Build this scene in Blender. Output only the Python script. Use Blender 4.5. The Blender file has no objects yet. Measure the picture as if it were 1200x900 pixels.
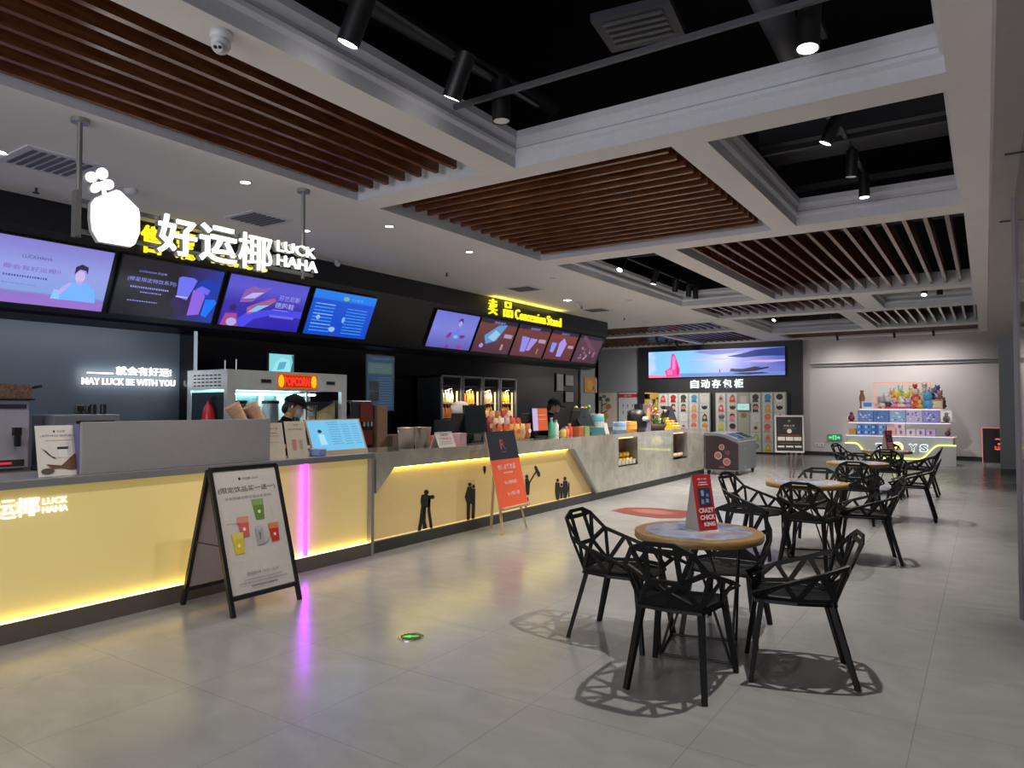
import bpy, bmesh, math, random
from mathutils import Matrix, Vector
random.seed(7)
S = bpy.context.scene
COL = S.collection
PI = math.pi
R = math.radians

# ------------------------------------------------------------------ camera solve
F = 830.0; YAW = math.atan(555/F); PT = math.atan(25/F); H = 1.55
def P(u, v, x=None, y=None, z=None):
    a = (u-600)/F; c = (450-v)/F; b = 1.0
    b, c = b*math.cos(PT)-c*math.sin(PT), b*math.sin(PT)+c*math.cos(PT)
    cs, sn = math.cos(YAW), math.sin(YAW)
    r = (a*cs-b*sn, a*sn+b*cs, c)
    t = x/r[0] if x is not None else (y/r[1] if y is not None else (z-H)/r[2])
    return Vector((r[0]*t, r[1]*t, H+r[2]*t))

# ------------------------------------------------------------------ materials
MATS = {}
EXPO = .55; XE = 2**-EXPO      # lamps give the room its exposure; self-lit faces keep their own level
def node_mat(name):
    m = bpy.data.materials.new(name); m.use_nodes = True
    nt = m.node_tree; bs = nt.nodes['Principled BSDF']
    return m, nt, bs
def mat(name, col, rough=.5, metal=0., coat=0., spec=.5, noise=0., nscale=20., bump=0., trans=0., alpha=1., aniso=None):
    if name in MATS: return MATS[name]
    m, nt, bs = node_mat(name)
    bs.inputs['Base Color'].default_value = (*col, 1)
    bs.inputs['Roughness'].default_value = rough
    bs.inputs['Metallic'].default_value = metal
    bs.inputs['Coat Weight'].default_value = coat
    bs.inputs['Coat Roughness'].default_value = .05
    bs.inputs['Specular IOR Level'].default_value = spec
    bs.inputs['Transmission Weight'].default_value = trans
    bs.inputs['Alpha'].default_value = alpha
    tc = nt.nodes.new('ShaderNodeTexCoord'); nz = nt.nodes.new('ShaderNodeTexNoise')
    nz.inputs['Scale'].default_value = nscale; nz.inputs['Detail'].default_value = 4
    nt.links.new(tc.outputs['Object'], nz.inputs['Vector'])
    n = max(noise, .03)
    rp = nt.nodes.new('ShaderNodeValToRGB')
    rp.color_ramp.elements[0].position = .3; rp.color_ramp.elements[1].position = .7
    rp.color_ramp.elements[0].color = (*[c*(1-n) for c in col], 1)
    rp.color_ramp.elements[1].color = (*[min(1, c*(1+n)) for c in col], 1)
    nt.links.new(nz.outputs['Fac'], rp.inputs['Fac']); nt.links.new(rp.outputs['Color'], bs.inputs['Base Color'])
    if bump:
        bp = nt.nodes.new('ShaderNodeBump'); bp.inputs['Strength'].default_value = bump; bp.inputs['Distance'].default_value = .01
        nt.links.new(nz.outputs['Fac'], bp.inputs['Height']); nt.links.new(bp.outputs['Normal'], bs.inputs['Normal'])
    MATS[name] = m; return m
def emit(name, col, st=1.):
    if name in MATS: return MATS[name]
    m, nt, bs = node_mat(name)
    bs.inputs['Base Color'].default_value = (*[c*.3 for c in col], 1)
    bs.inputs['Emission Color'].default_value = (*col, 1)
    bs.inputs['Emission Strength'].default_value = st*XE
    bs.inputs['Roughness'].default_value = .4
    MATS[name] = m; return m
def hx(s, k=1.):
    v = [int(s[i:i+2], 16)/255 for i in (0, 2, 4)]
    return tuple(k*(c/12.92 if c <= .04045 else ((c+.055)/1.055)**2.4) for c in v)
def C_(s): return mat('paint_'+s, hx(s), .5)
def E_(s, k=1.): return emit('glow_%s_%g' % (s, k), hx(s), k)

# ------------------------------------------------------------------ mesh builder
TXT = {}
def text_geo(s, bold=0., extrude=0.):
    key = (s, bold, extrude)
    if key in TXT: return TXT[key]
    c = bpy.data.curves.new('tmp', 'FONT'); c.body = s; c.offset = bold; c.extrude = extrude; c.resolution_u = 2
    o = bpy.data.objects.new('tmp', c); COL.objects.link(o)
    dg = bpy.context.evaluated_depsgraph_get()
    m = bpy.data.meshes.new_from_object(o.evaluated_get(dg))
    vs = [v.co.copy() for v in m.vertices]; fs = [tuple(p.vertices) for p in m.polygons]
    bpy.data.objects.remove(o); bpy.data.meshes.remove(m); bpy.data.curves.remove(c)
    if not vs: vs = [Vector((0, 0, 0))]
    x0 = min(v.x for v in vs); x1 = max(v.x for v in vs); y0 = min(v.y for v in vs); y1 = max(v.y for v in vs)
    TXT[key] = (vs, fs, x0, x1, y0, y1); return TXT[key]

class MB:
    def __init__(s): s.v = []; s.f = []; s.m = []; s.sm = []; s.mats = []; s.M = Matrix.Identity(4)
    def mi(s, m):
        if m not in s.mats: s.mats.append(m)
        return s.mats.index(m)
    def add(s, vs, fs, m, smooth=False):
        b = len(s.v); k = s.mi(m)
        for v in vs: s.v.append(s.M @ Vector(v))
        for f in fs: s.f.append(tuple(b+i for i in f)); s.m.append(k); s.sm.append(smooth)
        return s
    def box(s, x0, y0, z0, x1, y1, z1, m):
        if x0 > x1: x0, x1 = x1, x0
        if y0 > y1: y0, y1 = y1, y0
        if z0 > z1: z0, z1 = z1, z0
        vs = [(x, y, z) for z in (z0, z1) for y in (y0, y1) for x in (x0, x1)]
        return s.add(vs, [(0,2,3,1), (4,5,7,6), (0,1,5,4), (2,6,7,3), (0,4,6,2), (1,3,7,5)], m)
    def bar(s, a, b, w, d, m, w2=None, d2=None, up=(0, 0, 1)):
        a = Vector(a); b = Vector(b); t = (b-a).normalized(); u = Vector(up)
        if abs(t.dot(u)) > .97: u = Vector((0, 1, 0))
        x = t.cross(u).normalized(); y = x.cross(t)
        w2 = w if w2 is None else w2; d2 = d if d2 is None else d2
        vs = []
        for p, ww, dd in ((a, w, d), (b, w2, d2)):
            vs += [p-x*ww/2-y*dd/2, p+x*ww/2-y*dd/2, p+x*ww/2+y*dd/2, p-x*ww/2+y*dd/2]
        return s.add(vs, [(3,2,1,0), (4,5,6,7), (0,1,5,4), (1,2,6,5), (2,3,7,6), (3,0,4,7)], m)
    def cyl(s, a, b, r, m, r2=None, n=16, cap=True):
        a = Vector(a); b = Vector(b); t = (b-a).normalized(); u = Vector((0, 0, 1))
        if abs(t.dot(u)) > .97: u = Vector((1, 0, 0))
        x = t.cross(u).normalized(); y = t.cross(x); r2 = r if r2 is None else r2
        vs = [p+(x*math.cos(2*PI*i/n)+y*math.sin(2*PI*i/n))*rr for p, rr in ((a, r), (b, r2)) for i in range(n)]
        s.add(vs, [(i, (i+1) % n, n+(i+1) % n, n+i) for i in range(n)], m, True)
        if cap:
            s.add(vs[:n], [tuple(range(n-1, -1, -1))], m); s.add(vs[n:], [tuple(range(n))], m)
        return s
    def tube(s, pts, r, m, n=8):
        for i in range(len(pts)-1):
            s.cyl(pts[i], pts[i+1], r, m, n=n)
        return s
    def lathe(s, prof, m, c=(0, 0, 0), n=20):
        vs = []; c = Vector(c)
        for r, z in prof: vs += [c+Vector((r*math.cos(2*PI*i/n), r*math.sin(2*PI*i/n), z)) for i in range(n)]
        fs = [(k*n+i, k*n+(i+1) % n, (k+1)*n+(i+1) % n, (k+1)*n+i) for k in range(len(prof)-1) for i in range(n)]
        return s.add(vs, fs, m, True)
    def ball(s, c, r, m, n=12, sc=(1, 1, 1)):
        prof = []
        k = n//2
        vs = []; c = Vector(c)
        for j in range(k+1):
            th = PI*j/k
            for i in range(n):
                ph = 2*PI*i/n
                vs.append(c+Vector((r*sc[0]*math.sin(th)*math.cos(ph), r*sc[1]*math.sin(th)*math.sin(ph), r*sc[2]*math.cos(th))))
        fs = [(j*n+i, (j+1)*n+i, (j+1)*n+(i+1) % n, j*n+(i+1) % n) for j in range(k) for i in range(n)]
        return s.add(vs, fs, m, True)
    def prism(s, pts, z0, z1, m, side=None):
        n = len(pts)
        vs = [(p[0], p[1], z0) for p in pts]+[(p[0], p[1], z1) for p in pts]
        s.add(vs, [tuple(range(n-1, -1, -1)), tuple(range(n, 2*n))], m)
        s.add(vs, [(i, (i+1) % n, n+(i+1) % n, n+i) for i in range(n)], side or m)
        return s
    def poly(s, pts, m): return s.add(pts, [tuple(range(len(pts)))], m)
    def text(s, st, x, y, h, m, w=None, bold=0., ex=0., al='c', z=0., sh=0.):
        """text of cap height about h, fitted to width w when given; x,y = centre (al c) or left/centre"""
        vs, fs, x0, x1, y0, y1 = text_geo(st, bold, ex)
        k = h/max(y1-y0, 1e-6); kx = w/(x1-x0) if w else k
        if al == 'c': ox = x-(x0+x1)/2*kx
        elif al == 'l': ox = x-x0*kx
        else: ox = x-x1*kx
        oy = y-(y0+y1)/2*k
        out = [(v.x*kx+ox+sh*(v.y*k), v.y*k+oy, z+(v.z/extr(ex)*ex if ex else 0.)) for v in vs]
        return s.add(out, fs, m)
    def art(s, W, Hh, items, z=.0012, dz=.0006):
        """flat picture on local XY, items in fractions of W,H"""
        k = 0
        for it in items:
            zz = z+dz*k; k += 1; t = it[0]
            if t == 'r':
                _, a, b, c, d, m = it; s.poly([(a*W, b*Hh, zz), (c*W, b*Hh, zz), (c*W, d*Hh, zz), (a*W, d*Hh, zz)], m)
            elif t == 'e':
                _, a, b, rx, ry, m = it
                s.poly([(a*W+rx*W*math.cos(2*PI*i/18), b*Hh+ry*Hh*math.sin(2*PI*i/18), zz) for i in range(18)], m)
            elif t == 'p':
                _, pts, m = it; s.poly([(a*W, b*Hh, zz) for a, b in pts], m)
            elif t == 't':
                _, st, a, b, h, m = it[:6]; w = it[6] if len(it) > 6 else None
                s.text(st, a*W, b*Hh, h*Hh, m, w=w*W if w else None, bold=it[7] if len(it) > 7 else .0, z=zz)
            elif t == 'l':   # lines of tiny text shown as rows of short dashes
                _, a, b, c, n, m = it
                x = a
                while x < c:
                    ww = random.uniform(.008, .018); s.poly([(x*W, (b-n/2)*Hh, zz), (min(c, x+ww)*W, (b-n/2)*Hh, zz), (min(c, x+ww)*W, (b+n/2)*Hh, zz), (x*W, (b+n/2)*Hh, zz)], m)
                    x += ww+.008
        return s
    def build(s, name, parent=None, loc=None, angle=35, bevel=0., kind=None, solid=0.):
        me = bpy.data.meshes.new(name); me.from_pydata([tuple(v) for v in s.v], [], s.f)
        for m in s.mats: me.materials.append(m)
        me.polygons.foreach_set('material_index', s.m); me.polygons.foreach_set('use_smooth', s.sm)
        me.update()
        o = bpy.data.objects.new(name, me); COL.objects.link(o)
        if parent: o.parent = parent
        if loc: o.location = loc
        if bevel:
            b = o.modifiers.new('bevel', 'BEVEL'); b.width = bevel; b.segments = 2; b.limit_method = 'ANGLE'; b.angle_limit = R(50)
        if kind: o['kind'] = kind
        return o
def extr(e): return e
_old = text_geo
def tag(o, label, cat, group=None, kind=None):
    o['label'] = label; o['category'] = cat
    if group: o['group'] = group
    if kind: o['kind'] = kind
    return o
def thing(name, label, cat, loc=(0, 0, 0), a=0., group=None):
    """Empty at the thing's base; its front faces local -Y, a = degrees turned (0: faces world -Y, 90: faces +X)"""
    o = bpy.data.objects.new(name, None); COL.objects.link(o); o.empty_display_size = .1
    o.location = loc; o.rotation_euler = (0, 0, R(a)); tag(o, label, cat, group); return o
def dup(root, loc, a=None, label=None, group=None):
    r = root.copy(); COL.objects.link(r); r.location = loc
    if a is not None: r.rotation_euler = (0, 0, R(a))
    if label: r['label'] = label
    if group: r['group'] = group
    for ch in list(root.children):
        c = ch.copy(); COL.objects.link(c); c.parent = r
        for g in list(ch.children):
            d = g.copy(); COL.objects.link(d); d.parent = c
    return r
def face(x=0, y=0, z=0, tilt=0., yaw=0.):
    """frame of an upright sheet facing local -Y: sheet X -> +X, sheet Y -> +Z, sheet normal -> -Y; tilt leans the top back"""
    return Matrix.Translation((x, y, z)) @ Matrix.Rotation(R(yaw), 4, 'Z') @ Matrix.Rotation(R(90-tilt), 4, 'X')
KL = 1.9
def lamp(kind, loc, energy, col=(1, 1, 1), size=.05, target=None, spot=60, blend=.5, sx=None, sy=None, name='lamp'):
    l = bpy.data.lights.new(name, kind); l.energy = energy*(KL if kind == 'SPOT' else 1.); l.color = col
    if kind == 'AREA':
        l.shape = 'RECTANGLE'; l.size = sx; l.size_y = sy
    else: l.shadow_soft_size = size
    if kind == 'SPOT': l.spot_size = R(spot); l.spot_blend = blend
    o = bpy.data.objects.new(name, l); COL.objects.link(o); o.location = loc
    if target is not None:
        o.rotation_euler = (Vector(target)-Vector(loc)).to_track_quat('-Z', 'Y').to_euler()
    return o

# ------------------------------------------------------------------ shared materials
BLACK = mat('black_plastic', hx('141416'), .45)
CHAIR = mat('black_powder_coat', hx('08080a'), .48, noise=.1, spec=.25)
DARK = mat('dark_ceiling_paint', hx('060609'), .9, spec=.1)
DUCT = mat('dark_grey_duct_metal', hx('2c2c32'), .6)
NAVY = mat('navy_black_panel', hx('10121c'), .35)
NAVY2 = mat('black_glass_wall', hx('0b0c12'), .12)
SLATE = mat('slate_grey_panel', hx('5a636c'), .35, noise=.04, nscale=2)
WHITE = mat('ceiling_white_paint', hx('e2dedd'), .75, noise=.02, nscale=1.5)
MOULD = mat('moulding_grey_paint', hx('cfcfd6'), .6)
WALL = mat('far_wall_paint', hx('c4bfbf'), .7, noise=.03, nscale=.8)
GREYW = mat('grey_wall_panel', hx('8e9296'), .5)
STEEL = mat('brushed_steel', hx('bcc2c4'), .34, metal=.45, noise=.08, nscale=6)
CHROME = mat('chrome', hx('d0d0d0'), .12, metal=1.)
ALU = mat('grey_aluminium', hx('9a9a98'), .35, metal=.6)
PAPER = mat('white_board', hx('cfc8c0'), .6)
CREAM = mat('cream_paper', hx('d2c6b4'), .6)
INK = mat('dark_ink', hx('2c2a2c'), .6)
GREY = mat('grey_ink', hx('8a8583'), .6)
REDM = mat('red_print', hx('c03028'), .5)
GLASS = mat('clear_glass', (1, 1, 1), .02, trans=1., spec=.5)
_nt = GLASS.node_tree; _tr = _nt.nodes.new('ShaderNodeBsdfTransparent'); _gl = _nt.nodes.new('ShaderNodeBsdfGlossy'); _gl.inputs['Roughness'].default_value = .03; _mx = _nt.nodes.new('ShaderNodeMixShader'); _mx.inputs['Fac'].default_value = .035
_nt.links.new(_tr.outputs[0], _mx.inputs[1]); _nt.links.new(_gl.outputs[0], _mx.inputs[2]); _nt.links.new(_mx.outputs[0], _nt.nodes['Material Output'].inputs['Surface'])
DIVID = mat('grey_laminate', hx('8f8c8e'), .5)
def wood(name, c1, c2, rough=.4, axis='Y', scale=4.):
    if name in MATS: return MATS[name]
    m, nt, bs = node_mat(name)
    tc = nt.nodes.new('ShaderNodeTexCoord'); mp = nt.nodes.new('ShaderNodeMapping')
    sc = {'X': (.15, 1, 1), 'Y': (1, .15, 1), 'Z': (1, 1, .15)}[axis]
    mp.inputs['Scale'].default_value = [scale*4*q for q in sc]
    nz = nt.nodes.new('ShaderNodeTexNoise'); nz.inputs['Scale'].default_value = 3; nz.inputs['Detail'].default_value = 6; nz.inputs['Distortion'].default_value = .6
    rp = nt.nodes.new('ShaderNodeValToRGB'); rp.color_ramp.elements[0].position = .35; rp.color_ramp.elements[1].position = .65
    rp.color_ramp.elements[0].color = (*c1, 1); rp.color_ramp.elements[1].color = (*c2, 1)
    nt.links.new(tc.outputs['Object'], mp.inputs['Vector']); nt.links.new(mp.outputs['Vector'], nz.inputs['Vector'])
    nt.links.new(nz.outputs['Fac'], rp.inputs['Fac']); nt.links.new(rp.outputs['Color'], bs.inputs['Base Color'])
    bs.inputs['Roughness'].default_value = rough
    MATS[name] = m; return m
SLATY = wood('red_brown_slat_wood_long', hx('5c3320'), hx('7a4a2e'), .26, 'Y', 2)
SLATX = wood('red_brown_slat_wood_cross', hx('5c3320'), hx('7a4a2e'), .26, 'X', 2)
TWOOD = wood('oak_table_edge', hx('86683e'), hx('9c7e50'), .35, 'X', 3)
PINE = wood('pale_easel_wood', hx('a88e68'), hx('c2a880'), .5, 'Z', 4)
def floor_mat():
    m, nt, bs = node_mat('polished_grey_tile')
    N = nt.nodes.new; L = nt.links.new
    tc = N('ShaderNodeTexCoord'); nz = N('ShaderNodeTexNoise'); nz.inputs['Scale'].default_value = 1.6; nz.inputs['Detail'].default_value = 8; nz.inputs['Distortion'].default_value = 1.6
    mp0 = N('ShaderNodeMapping'); mp0.inputs['Rotation'].default_value = (0, 0, .6); mp0.inputs['Scale'].default_value = (1.2, 1.8, 1)
    L(tc.outputs['Object'], mp0.inputs['Vector']); L(mp0.outputs['Vector'], nz.inputs['Vector'])
    rp = N('ShaderNodeValToRGB'); rp.color_ramp.elements[0].position = .35; rp.color_ramp.elements[1].position = .7
    rp.color_ramp.elements[0].color = (*hx('8f8e8c'), 1); rp.color_ramp.elements[1].color = (*hx('999896'), 1)
    L(nz.outputs['Fac'], rp.inputs['Fac'])
    mp = N('ShaderNodeMapping'); mp.inputs['Location'].default_value = (3.67, -1.47, 0)
    br = N('ShaderNodeTexBrick'); br.offset = 0; br.squash = 1
    br.inputs['Scale'].default_value = 1; br.inputs['Mortar Size'].default_value = .0022; br.inputs['Mortar Smooth'].default_value = .2
    br.inputs['Brick Width'].default_value = .84; br.inputs['Row Height'].default_value = .84
    br.inputs['Color1'].default_value = (1, 1, 1, 1); br.inputs['Color2'].default_value = (.985, .985, .985, 1); br.inputs['Mortar'].default_value = (.68, .67, .66, 1)
    L(tc.outputs['Object'], mp.inputs['Vector']); L(mp.outputs['Vector'], br.inputs['Vector'])
    mx = N('ShaderNodeMix'); mx.data_type = 'RGBA'; mx.blend_type = 'MULTIPLY'; mx.inputs['Factor'].default_value = 1
    L(rp.outputs['Color'], mx.inputs[6]); L(br.outputs['Color'], mx.inputs[7]); L(mx.outputs[2], bs.inputs['Base Color'])
    nz2 = N('ShaderNodeTexNoise'); nz2.inputs['Scale'].default_value = 3; nz2.inputs['Detail'].default_value = 5
    L(tc.outputs['Object'], nz2.inputs['Vector'])
    mr = N('ShaderNodeMapRange'); mr.inputs['To Min'].default_value = .17; mr.inputs['To Max'].default_value = .25
    L(nz2.outputs['Fac'], mr.inputs['Value']); L(mr.outputs['Result'], bs.inputs['Roughness'])
    bs.inputs['Specular IOR Level'].default_value = .6
    return m
FLOOR = floor_mat()
def stone(name, c1, c2, rough):
    m, nt, bs = node_mat(name); N = nt.nodes.new; L = nt.links.new
    tc = N('ShaderNodeTexCoord'); mp = N('ShaderNodeMapping'); mp.inputs['Scale'].default_value = (1, 1, 1); mp.inputs['Rotation'].default_value = (.6, 0, 0)
    nz = N('ShaderNodeTexNoise'); nz.inputs['Scale'].default_value = 3.5; nz.inputs['Detail'].default_value = 9; nz.inputs['Distortion'].default_value = 1.2
    rp = N('ShaderNodeValToRGB'); rp.color_ramp.elements[0].position = .35; rp.color_ramp.elements[1].position = .65
    rp.color_ramp.elements[0].color = (*c1, 1); rp.color_ramp.elements[1].color = (*c2, 1)
    L(tc.outputs['Object'], mp.inputs['Vector']); L(mp.outputs['Vector'], nz.inputs['Vector']); L(nz.outputs['Fac'], rp.inputs['Fac']); L(rp.outputs['Color'], bs.inputs['Base Color'])
    bs.inputs['Roughness'].default_value = rough; bs.inputs['Coat Weight'].default_value = 1.; bs.inputs['Coat Roughness'].default_value = .03; MATS[name] = m; return m
STONE = stone('grey_marbled_stone', hx('a29e94'), hx('b8b4aa'), .09)
def gradmat(name, stops, axis='Z', lo=0., hi=1., strength=1., noise=0.):
    """emissive picture whose colour runs along an object-space axis (a screen image)"""
    m, nt, bs = node_mat(name); N = nt.nodes.new; L = nt.links.new
    tc = N('ShaderNodeTexCoord'); sp = N('ShaderNodeSeparateXYZ'); mr = N('ShaderNodeMapRange')
    mr.inputs['From Min'].default_value = lo; mr.inputs['From Max'].default_value = hi
    rp = N('ShaderNodeValToRGB'); e = rp.color_ramp.elements
    e[0].position = stops[0][0]; e[0].color = (*stops[0][1], 1); e[1].position = stops[-1][0]; e[1].color = (*stops[-1][1], 1)
    for p, c in stops[1:-1]:
        q = e.new(p); q.color = (*c, 1)
    L(tc.outputs['Object'], sp.inputs[0]); L(sp.outputs[axis], mr.inputs['Value'])
    if noise:
        nz = N('ShaderNodeTexNoise'); nz.inputs['Scale'].default_value = 2.2; nz.inputs['Detail'].default_value = 5; L(tc.outputs['Object'], nz.inputs['Vector'])
        ad = N('ShaderNodeMath'); ad.operation = 'MULTIPLY_ADD'; ad.inputs[1].default_value = noise; ad.inputs[2].default_value = -noise/2
        L(nz.outputs['Fac'], ad.inputs[0]); a2 = N('ShaderNodeMath'); a2.operation = 'ADD'; L(ad.outputs[0], a2.inputs[0]); L(mr.outputs['Result'], a2.inputs[1]); L(a2.outputs[0], rp.inputs['Fac'])
    else: L(mr.outputs['Result'], rp.inputs['Fac'])
    L(rp.outputs['Color'], bs.inputs['Emission Color']); bs.inputs['Emission Strength'].default_value = strength*XE
    bs.inputs['Base Color'].default_value = (.02, .02, .02, 1); bs.inputs['Roughness'].default_value = .3
    MATS[name] = m; return m

# ------------------------------------------------------------------ room shell
CH = 3.6
def struct(mb, name, **k): return mb.build(name, kind='structure', **k)
struct(MB().box(-14.5, -5, -.1, 3.2, 24.2, 0, FLOOR), 'floor')
HOLES = [(-5.2, -5, -3.65, 5.0), (-3.35, -5, -.17, 5.06), (-5.22, 5.32, -2.04, 8.54), (-1.77, 5.38, -.17, 8.5),
         (-5.2, 8.94, -3.68, 14.12), (-3.36, 8.9, -.16, 14.2), (-5.2, 14.6, -2.08, 16.6), (-1.74, 14.6, -.15, 16.8),
         (-5.05, 17.05, -2.68, 20.9), (-2.35, 17.2, -.12, 20.85), (-5.0, 21.45, -.12, 23.2),
         (-12.5, 17.25, -5.62, 19.3), (-12.5, 19.8, -8.0, 23.4), (-7.85, 19.8, -5.8, 23.4)]
def plate(x0, y0, x1, y1, z, holes, m, th=.02):
    xs = sorted({x0, x1, *[h[0] for h in holes], *[h[2] for h in holes]}); xs = [x for x in xs if x0 <= x <= x1]
    ys = sorted({y0, y1, *[h[1] for h in holes], *[h[3] for h in holes]}); ys = [y for y in ys if y0 <= y <= y1]
    mb = MB()
    for i in range(len(xs)-1):
        for j in range(len(ys)-1):
            cx = (xs[i]+xs[i+1])/2; cy = (ys[j]+ys[j+1])/2
            if any(h[0] < cx < h[2] and h[1] < cy < h[3] for h in holes): continue
            mb.poly([(xs[i], ys[j], z), (xs[i], ys[j+1], z), (xs[i+1], ys[j+1], z), (xs[i+1], ys[j], z)], m)
            mb.poly([(xs[i], ys[j], z+th), (xs[i+1], ys[j], z+th), (xs[i+1], ys[j+1], z+th), (xs[i], ys[j+1], z+th)], DARK)
    return mb
mb = plate(-14.5, -5, .06, 23.75, CH, HOLES, WHITE)
def ring(mb, h, prof, m):
    """profile (inset, z) swept round the opening h"""
    x0, y0, x1, y1 = h
    loops = []
    for i, z in prof: loops.append([(x0+i, y0+i, z), (x1-i, y0+i, z), (x1-i, y1-i, z), (x0+i, y1-i, z)])
    for a, b in zip(loops, loops[1:]):
        for k in range(4):
            l = (k+1) % 4; mb.poly([a[k], b[k], b[l], a[l]], m)
struct(mb, 'ceiling')
OPEN = [1, 3, 4, 7, 8]
n = 0
for i, h in enumerate(HOLES):
    mb = MB()
    if i in OPEN: ring(mb, h, [(0, CH), (0, CH+.10), (.03, CH+.12), (.035, CH+.15), (.01, CH+.17), (.01, CH+.20), (.05, CH+.24), (.05, CH+.30)], MOULD)
    else: ring(mb, h, [(0, CH), (0, CH+.26)], MOULD)
    struct(mb, 'trim_%d' % (n+1)); n += 1
def slats(h, along, z0=3.65, hh=.19, pitch=.205, w=.045, gap=.03, first=.06):
    global n
    x0, y0, x1, y1 = h; mb = MB()
    if along == 'Y':
        x = x0+first
        while x+w < x1-.01: mb.box(x, y0+gap, z0, x+w, y1-gap, z0+hh, SLATY); x += pitch
    else:
        y = y0+first
        while y+w < y1-.01: mb.box(x0+gap, y, z0, x1-gap, y+w, z0+hh, SLATX); y += pitch
    struct(mb, 'trim_%d' % (n+1)); n += 1
slats(HOLES[0], 'Y', gap=.1); slats(HOLES[2], 'X', gap=.12, first=.02, pitch=.2)
slats(HOLES[5], 'Y', pitch=.208, first=.1); slats(HOLES[6], 'Y', pitch=.2); slats(HOLES[9], 'Y', pitch=.21)
slats(HOLES[10], 'X', pitch=.2); slats(HOLES[11], 'Y', pitch=.2); slats(HOLES[12], 'Y', pitch=.2); slats(HOLES[13], 'Y', pitch=.2)
# plenum above the grid
struct(MB().poly([(-14.5, -5, 4.9), (-14.5, 24.2, 4.9), (3.2, 24.2, 4.9), (3.2, -5, 4.9)], DARK), 'ceiling_2')
# walls
struct(MB().box(-8.5, -5, 0, -8.3, 5.0, 4.9, SLATE), 'wall_left')
struct(MB().box(-8.5, 5.0, 0, -8.3, 15.4, 4.9, NAVY2), 'wall_left_2')
struct(MB().box(-8.5, 15.4, 0, -8.26, 16.35, 4.9, GREYW), 'wall_left_3')
struct(MB().box(-14.5, 23.6, 0, 3.2, 23.8, 4.9, WALL), 'wall_back')
struct(MB().box(-14.5, 23.5, 0, -10.23, 23.6, 4.9, GREYW), 'wall_back_left')
struct(MB().box(-14.7, 16.2, 0, -14.5, 23.8, 4.9, GREYW), 'wall_far_left')
struct(MB().box(-14.7, 16.15, 0, -8.26, 16.35, 4.9, GREYW), 'wall_return')
struct(MB().box(-8.5, -5.2, 0, 3.2, -5, 4.9, WALL), 'wall_front')
struct(MB().box(3.0, -5, 0, 3.2, 23.8, 4.9, GREYW), 'wall_right')
struct(MB().box(-4.76, 23.57, 0, 3.0, 23.6, .12, BLACK).box(-14.5, 23.47, 0, -10.23, 23.5, .1, BLACK), 'baseboard_back')
# downstand beam on the right, pier and glazed partition
struct(MB().box(.06, -5, 3.08, .6, 19.95, 4.9, mat('beam_grey_paint', hx('b8b2b2'), .7)), 'trim_beam')
struct(MB().box(.26, 19.45, 0, .6, 19.95, 3.08, GREYW).box(.255, 19.44, 0, .61, 19.96, .12, BLACK), 'trim_pier')
struct(MB().box(.2, -5, 0, .32, 6.36, 3.08, mat('dark_glazed_partition', hx('14151f'), .1)), 'wall_partition')
struct(MB().box(.178, 6.36, 0, .3, 6.43, 3.08, mat('pale_aluminium_post', hx('8a7c82'), .4)), 'trim_post')
struct(MB().tube([(.12, 5.2, 3.07), (.32, 5.2, 3.07)], .006, BLACK).tube([(.12, 7.1, 3.07), (.4, 7.1, 3.07)], .006, BLACK), 'trim_rods')
# bulkhead above the counters
def prism_y(mb, prof, y0, y1, m):
    k = len(prof); vs = [(x, y0, z) for x, z in prof]+[(x, y1, z) for x, z in prof]
    mb.add(vs, [tuple(range(k)), tuple(range(2*k-1, k-1, -1))]+[(i, k+i, k+(i+1) % k, (i+1) % k) for i in range(k)], m); return mb
BULK = [(-8.3, 3.6), (-7.75, 3.6), (-7.75, 3.3), (-8.1, 2.52), (-8.06, 2.48), (-8.3, 2.43)]
struct(prism_y(MB(), BULK, -5, 15.85, NAVY), 'trim_bulkhead')
# wall pipes on the far wall
struct(MB().cyl((-4.5, 23.52, 2.86), (.9, 23.52, 2.86), .035, WALL).cyl((-4.5, 23.54, 2.76), (.9, 23.54, 2.76), .02, GREYW), 'trim_pipe')
# plenum services
def ductwork(name, label, f):
    o = f(MB()).build(name); tag(o, label, 'duct', 'pipes and ducts above the open ceiling'); return o
ductwork('air_duct', 'dark round air duct high in the nearest open ceiling bay, running away from the camera', lambda m: m.cyl((-1.1, 3.6, 4.2), (-1.17, 5.9, 4.2), .11, mat('pipe_grey', hx('4a4a50'), .5)))
ductwork('ceiling_pipe', 'thin dark pipe crossing the nearest open ceiling bay', lambda m: m.bar((-3.3, 4.15, 3.80), (-.1, 4.15, 3.80), .03, .035, mat('pipe_grey', hx('3a3a40'), .5)))
ductwork('ceiling_pipe', 'long dark pipe along the left edge of the nearest open ceiling bay', lambda m: m.cyl((-3.5, 1, 4.15), (-3.1, 5.3, 4.15), .06, DUCT))
ductwork('ceiling_pipe', 'dark pipe across the second open ceiling bay, near its front', lambda m: m.bar((-1.8, 6.9, 3.95), (0, 6.9, 3.95), .05, .05, DUCT))
ductwork('ceiling_pipe', 'dark pipe across the second open ceiling bay, near its back', lambda m: m.bar((-1.8, 8.6, 4.05), (0, 8.6, 4.05), .06, .06, DUCT))
ductwork('air_duct', 'broad dark box duct across the second open ceiling bay', lambda m: m.box(-1.9, 7.4, 4.2, 0, 8.1, 4.5, DUCT))
ductwork('ceiling_pipe', 'dark pipe across the long open bay beside the slats', lambda m: m.bar((-5.3, 11, 4.1), (-3.5, 11.3, 4.1), .08, .08, DUCT))
ductwork('air_duct', 'dark duct above the widely spaced slats', lambda m: m.box(-3.4, 11.2, 4.2, 0, 11.7, 4.45, DUCT))
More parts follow.
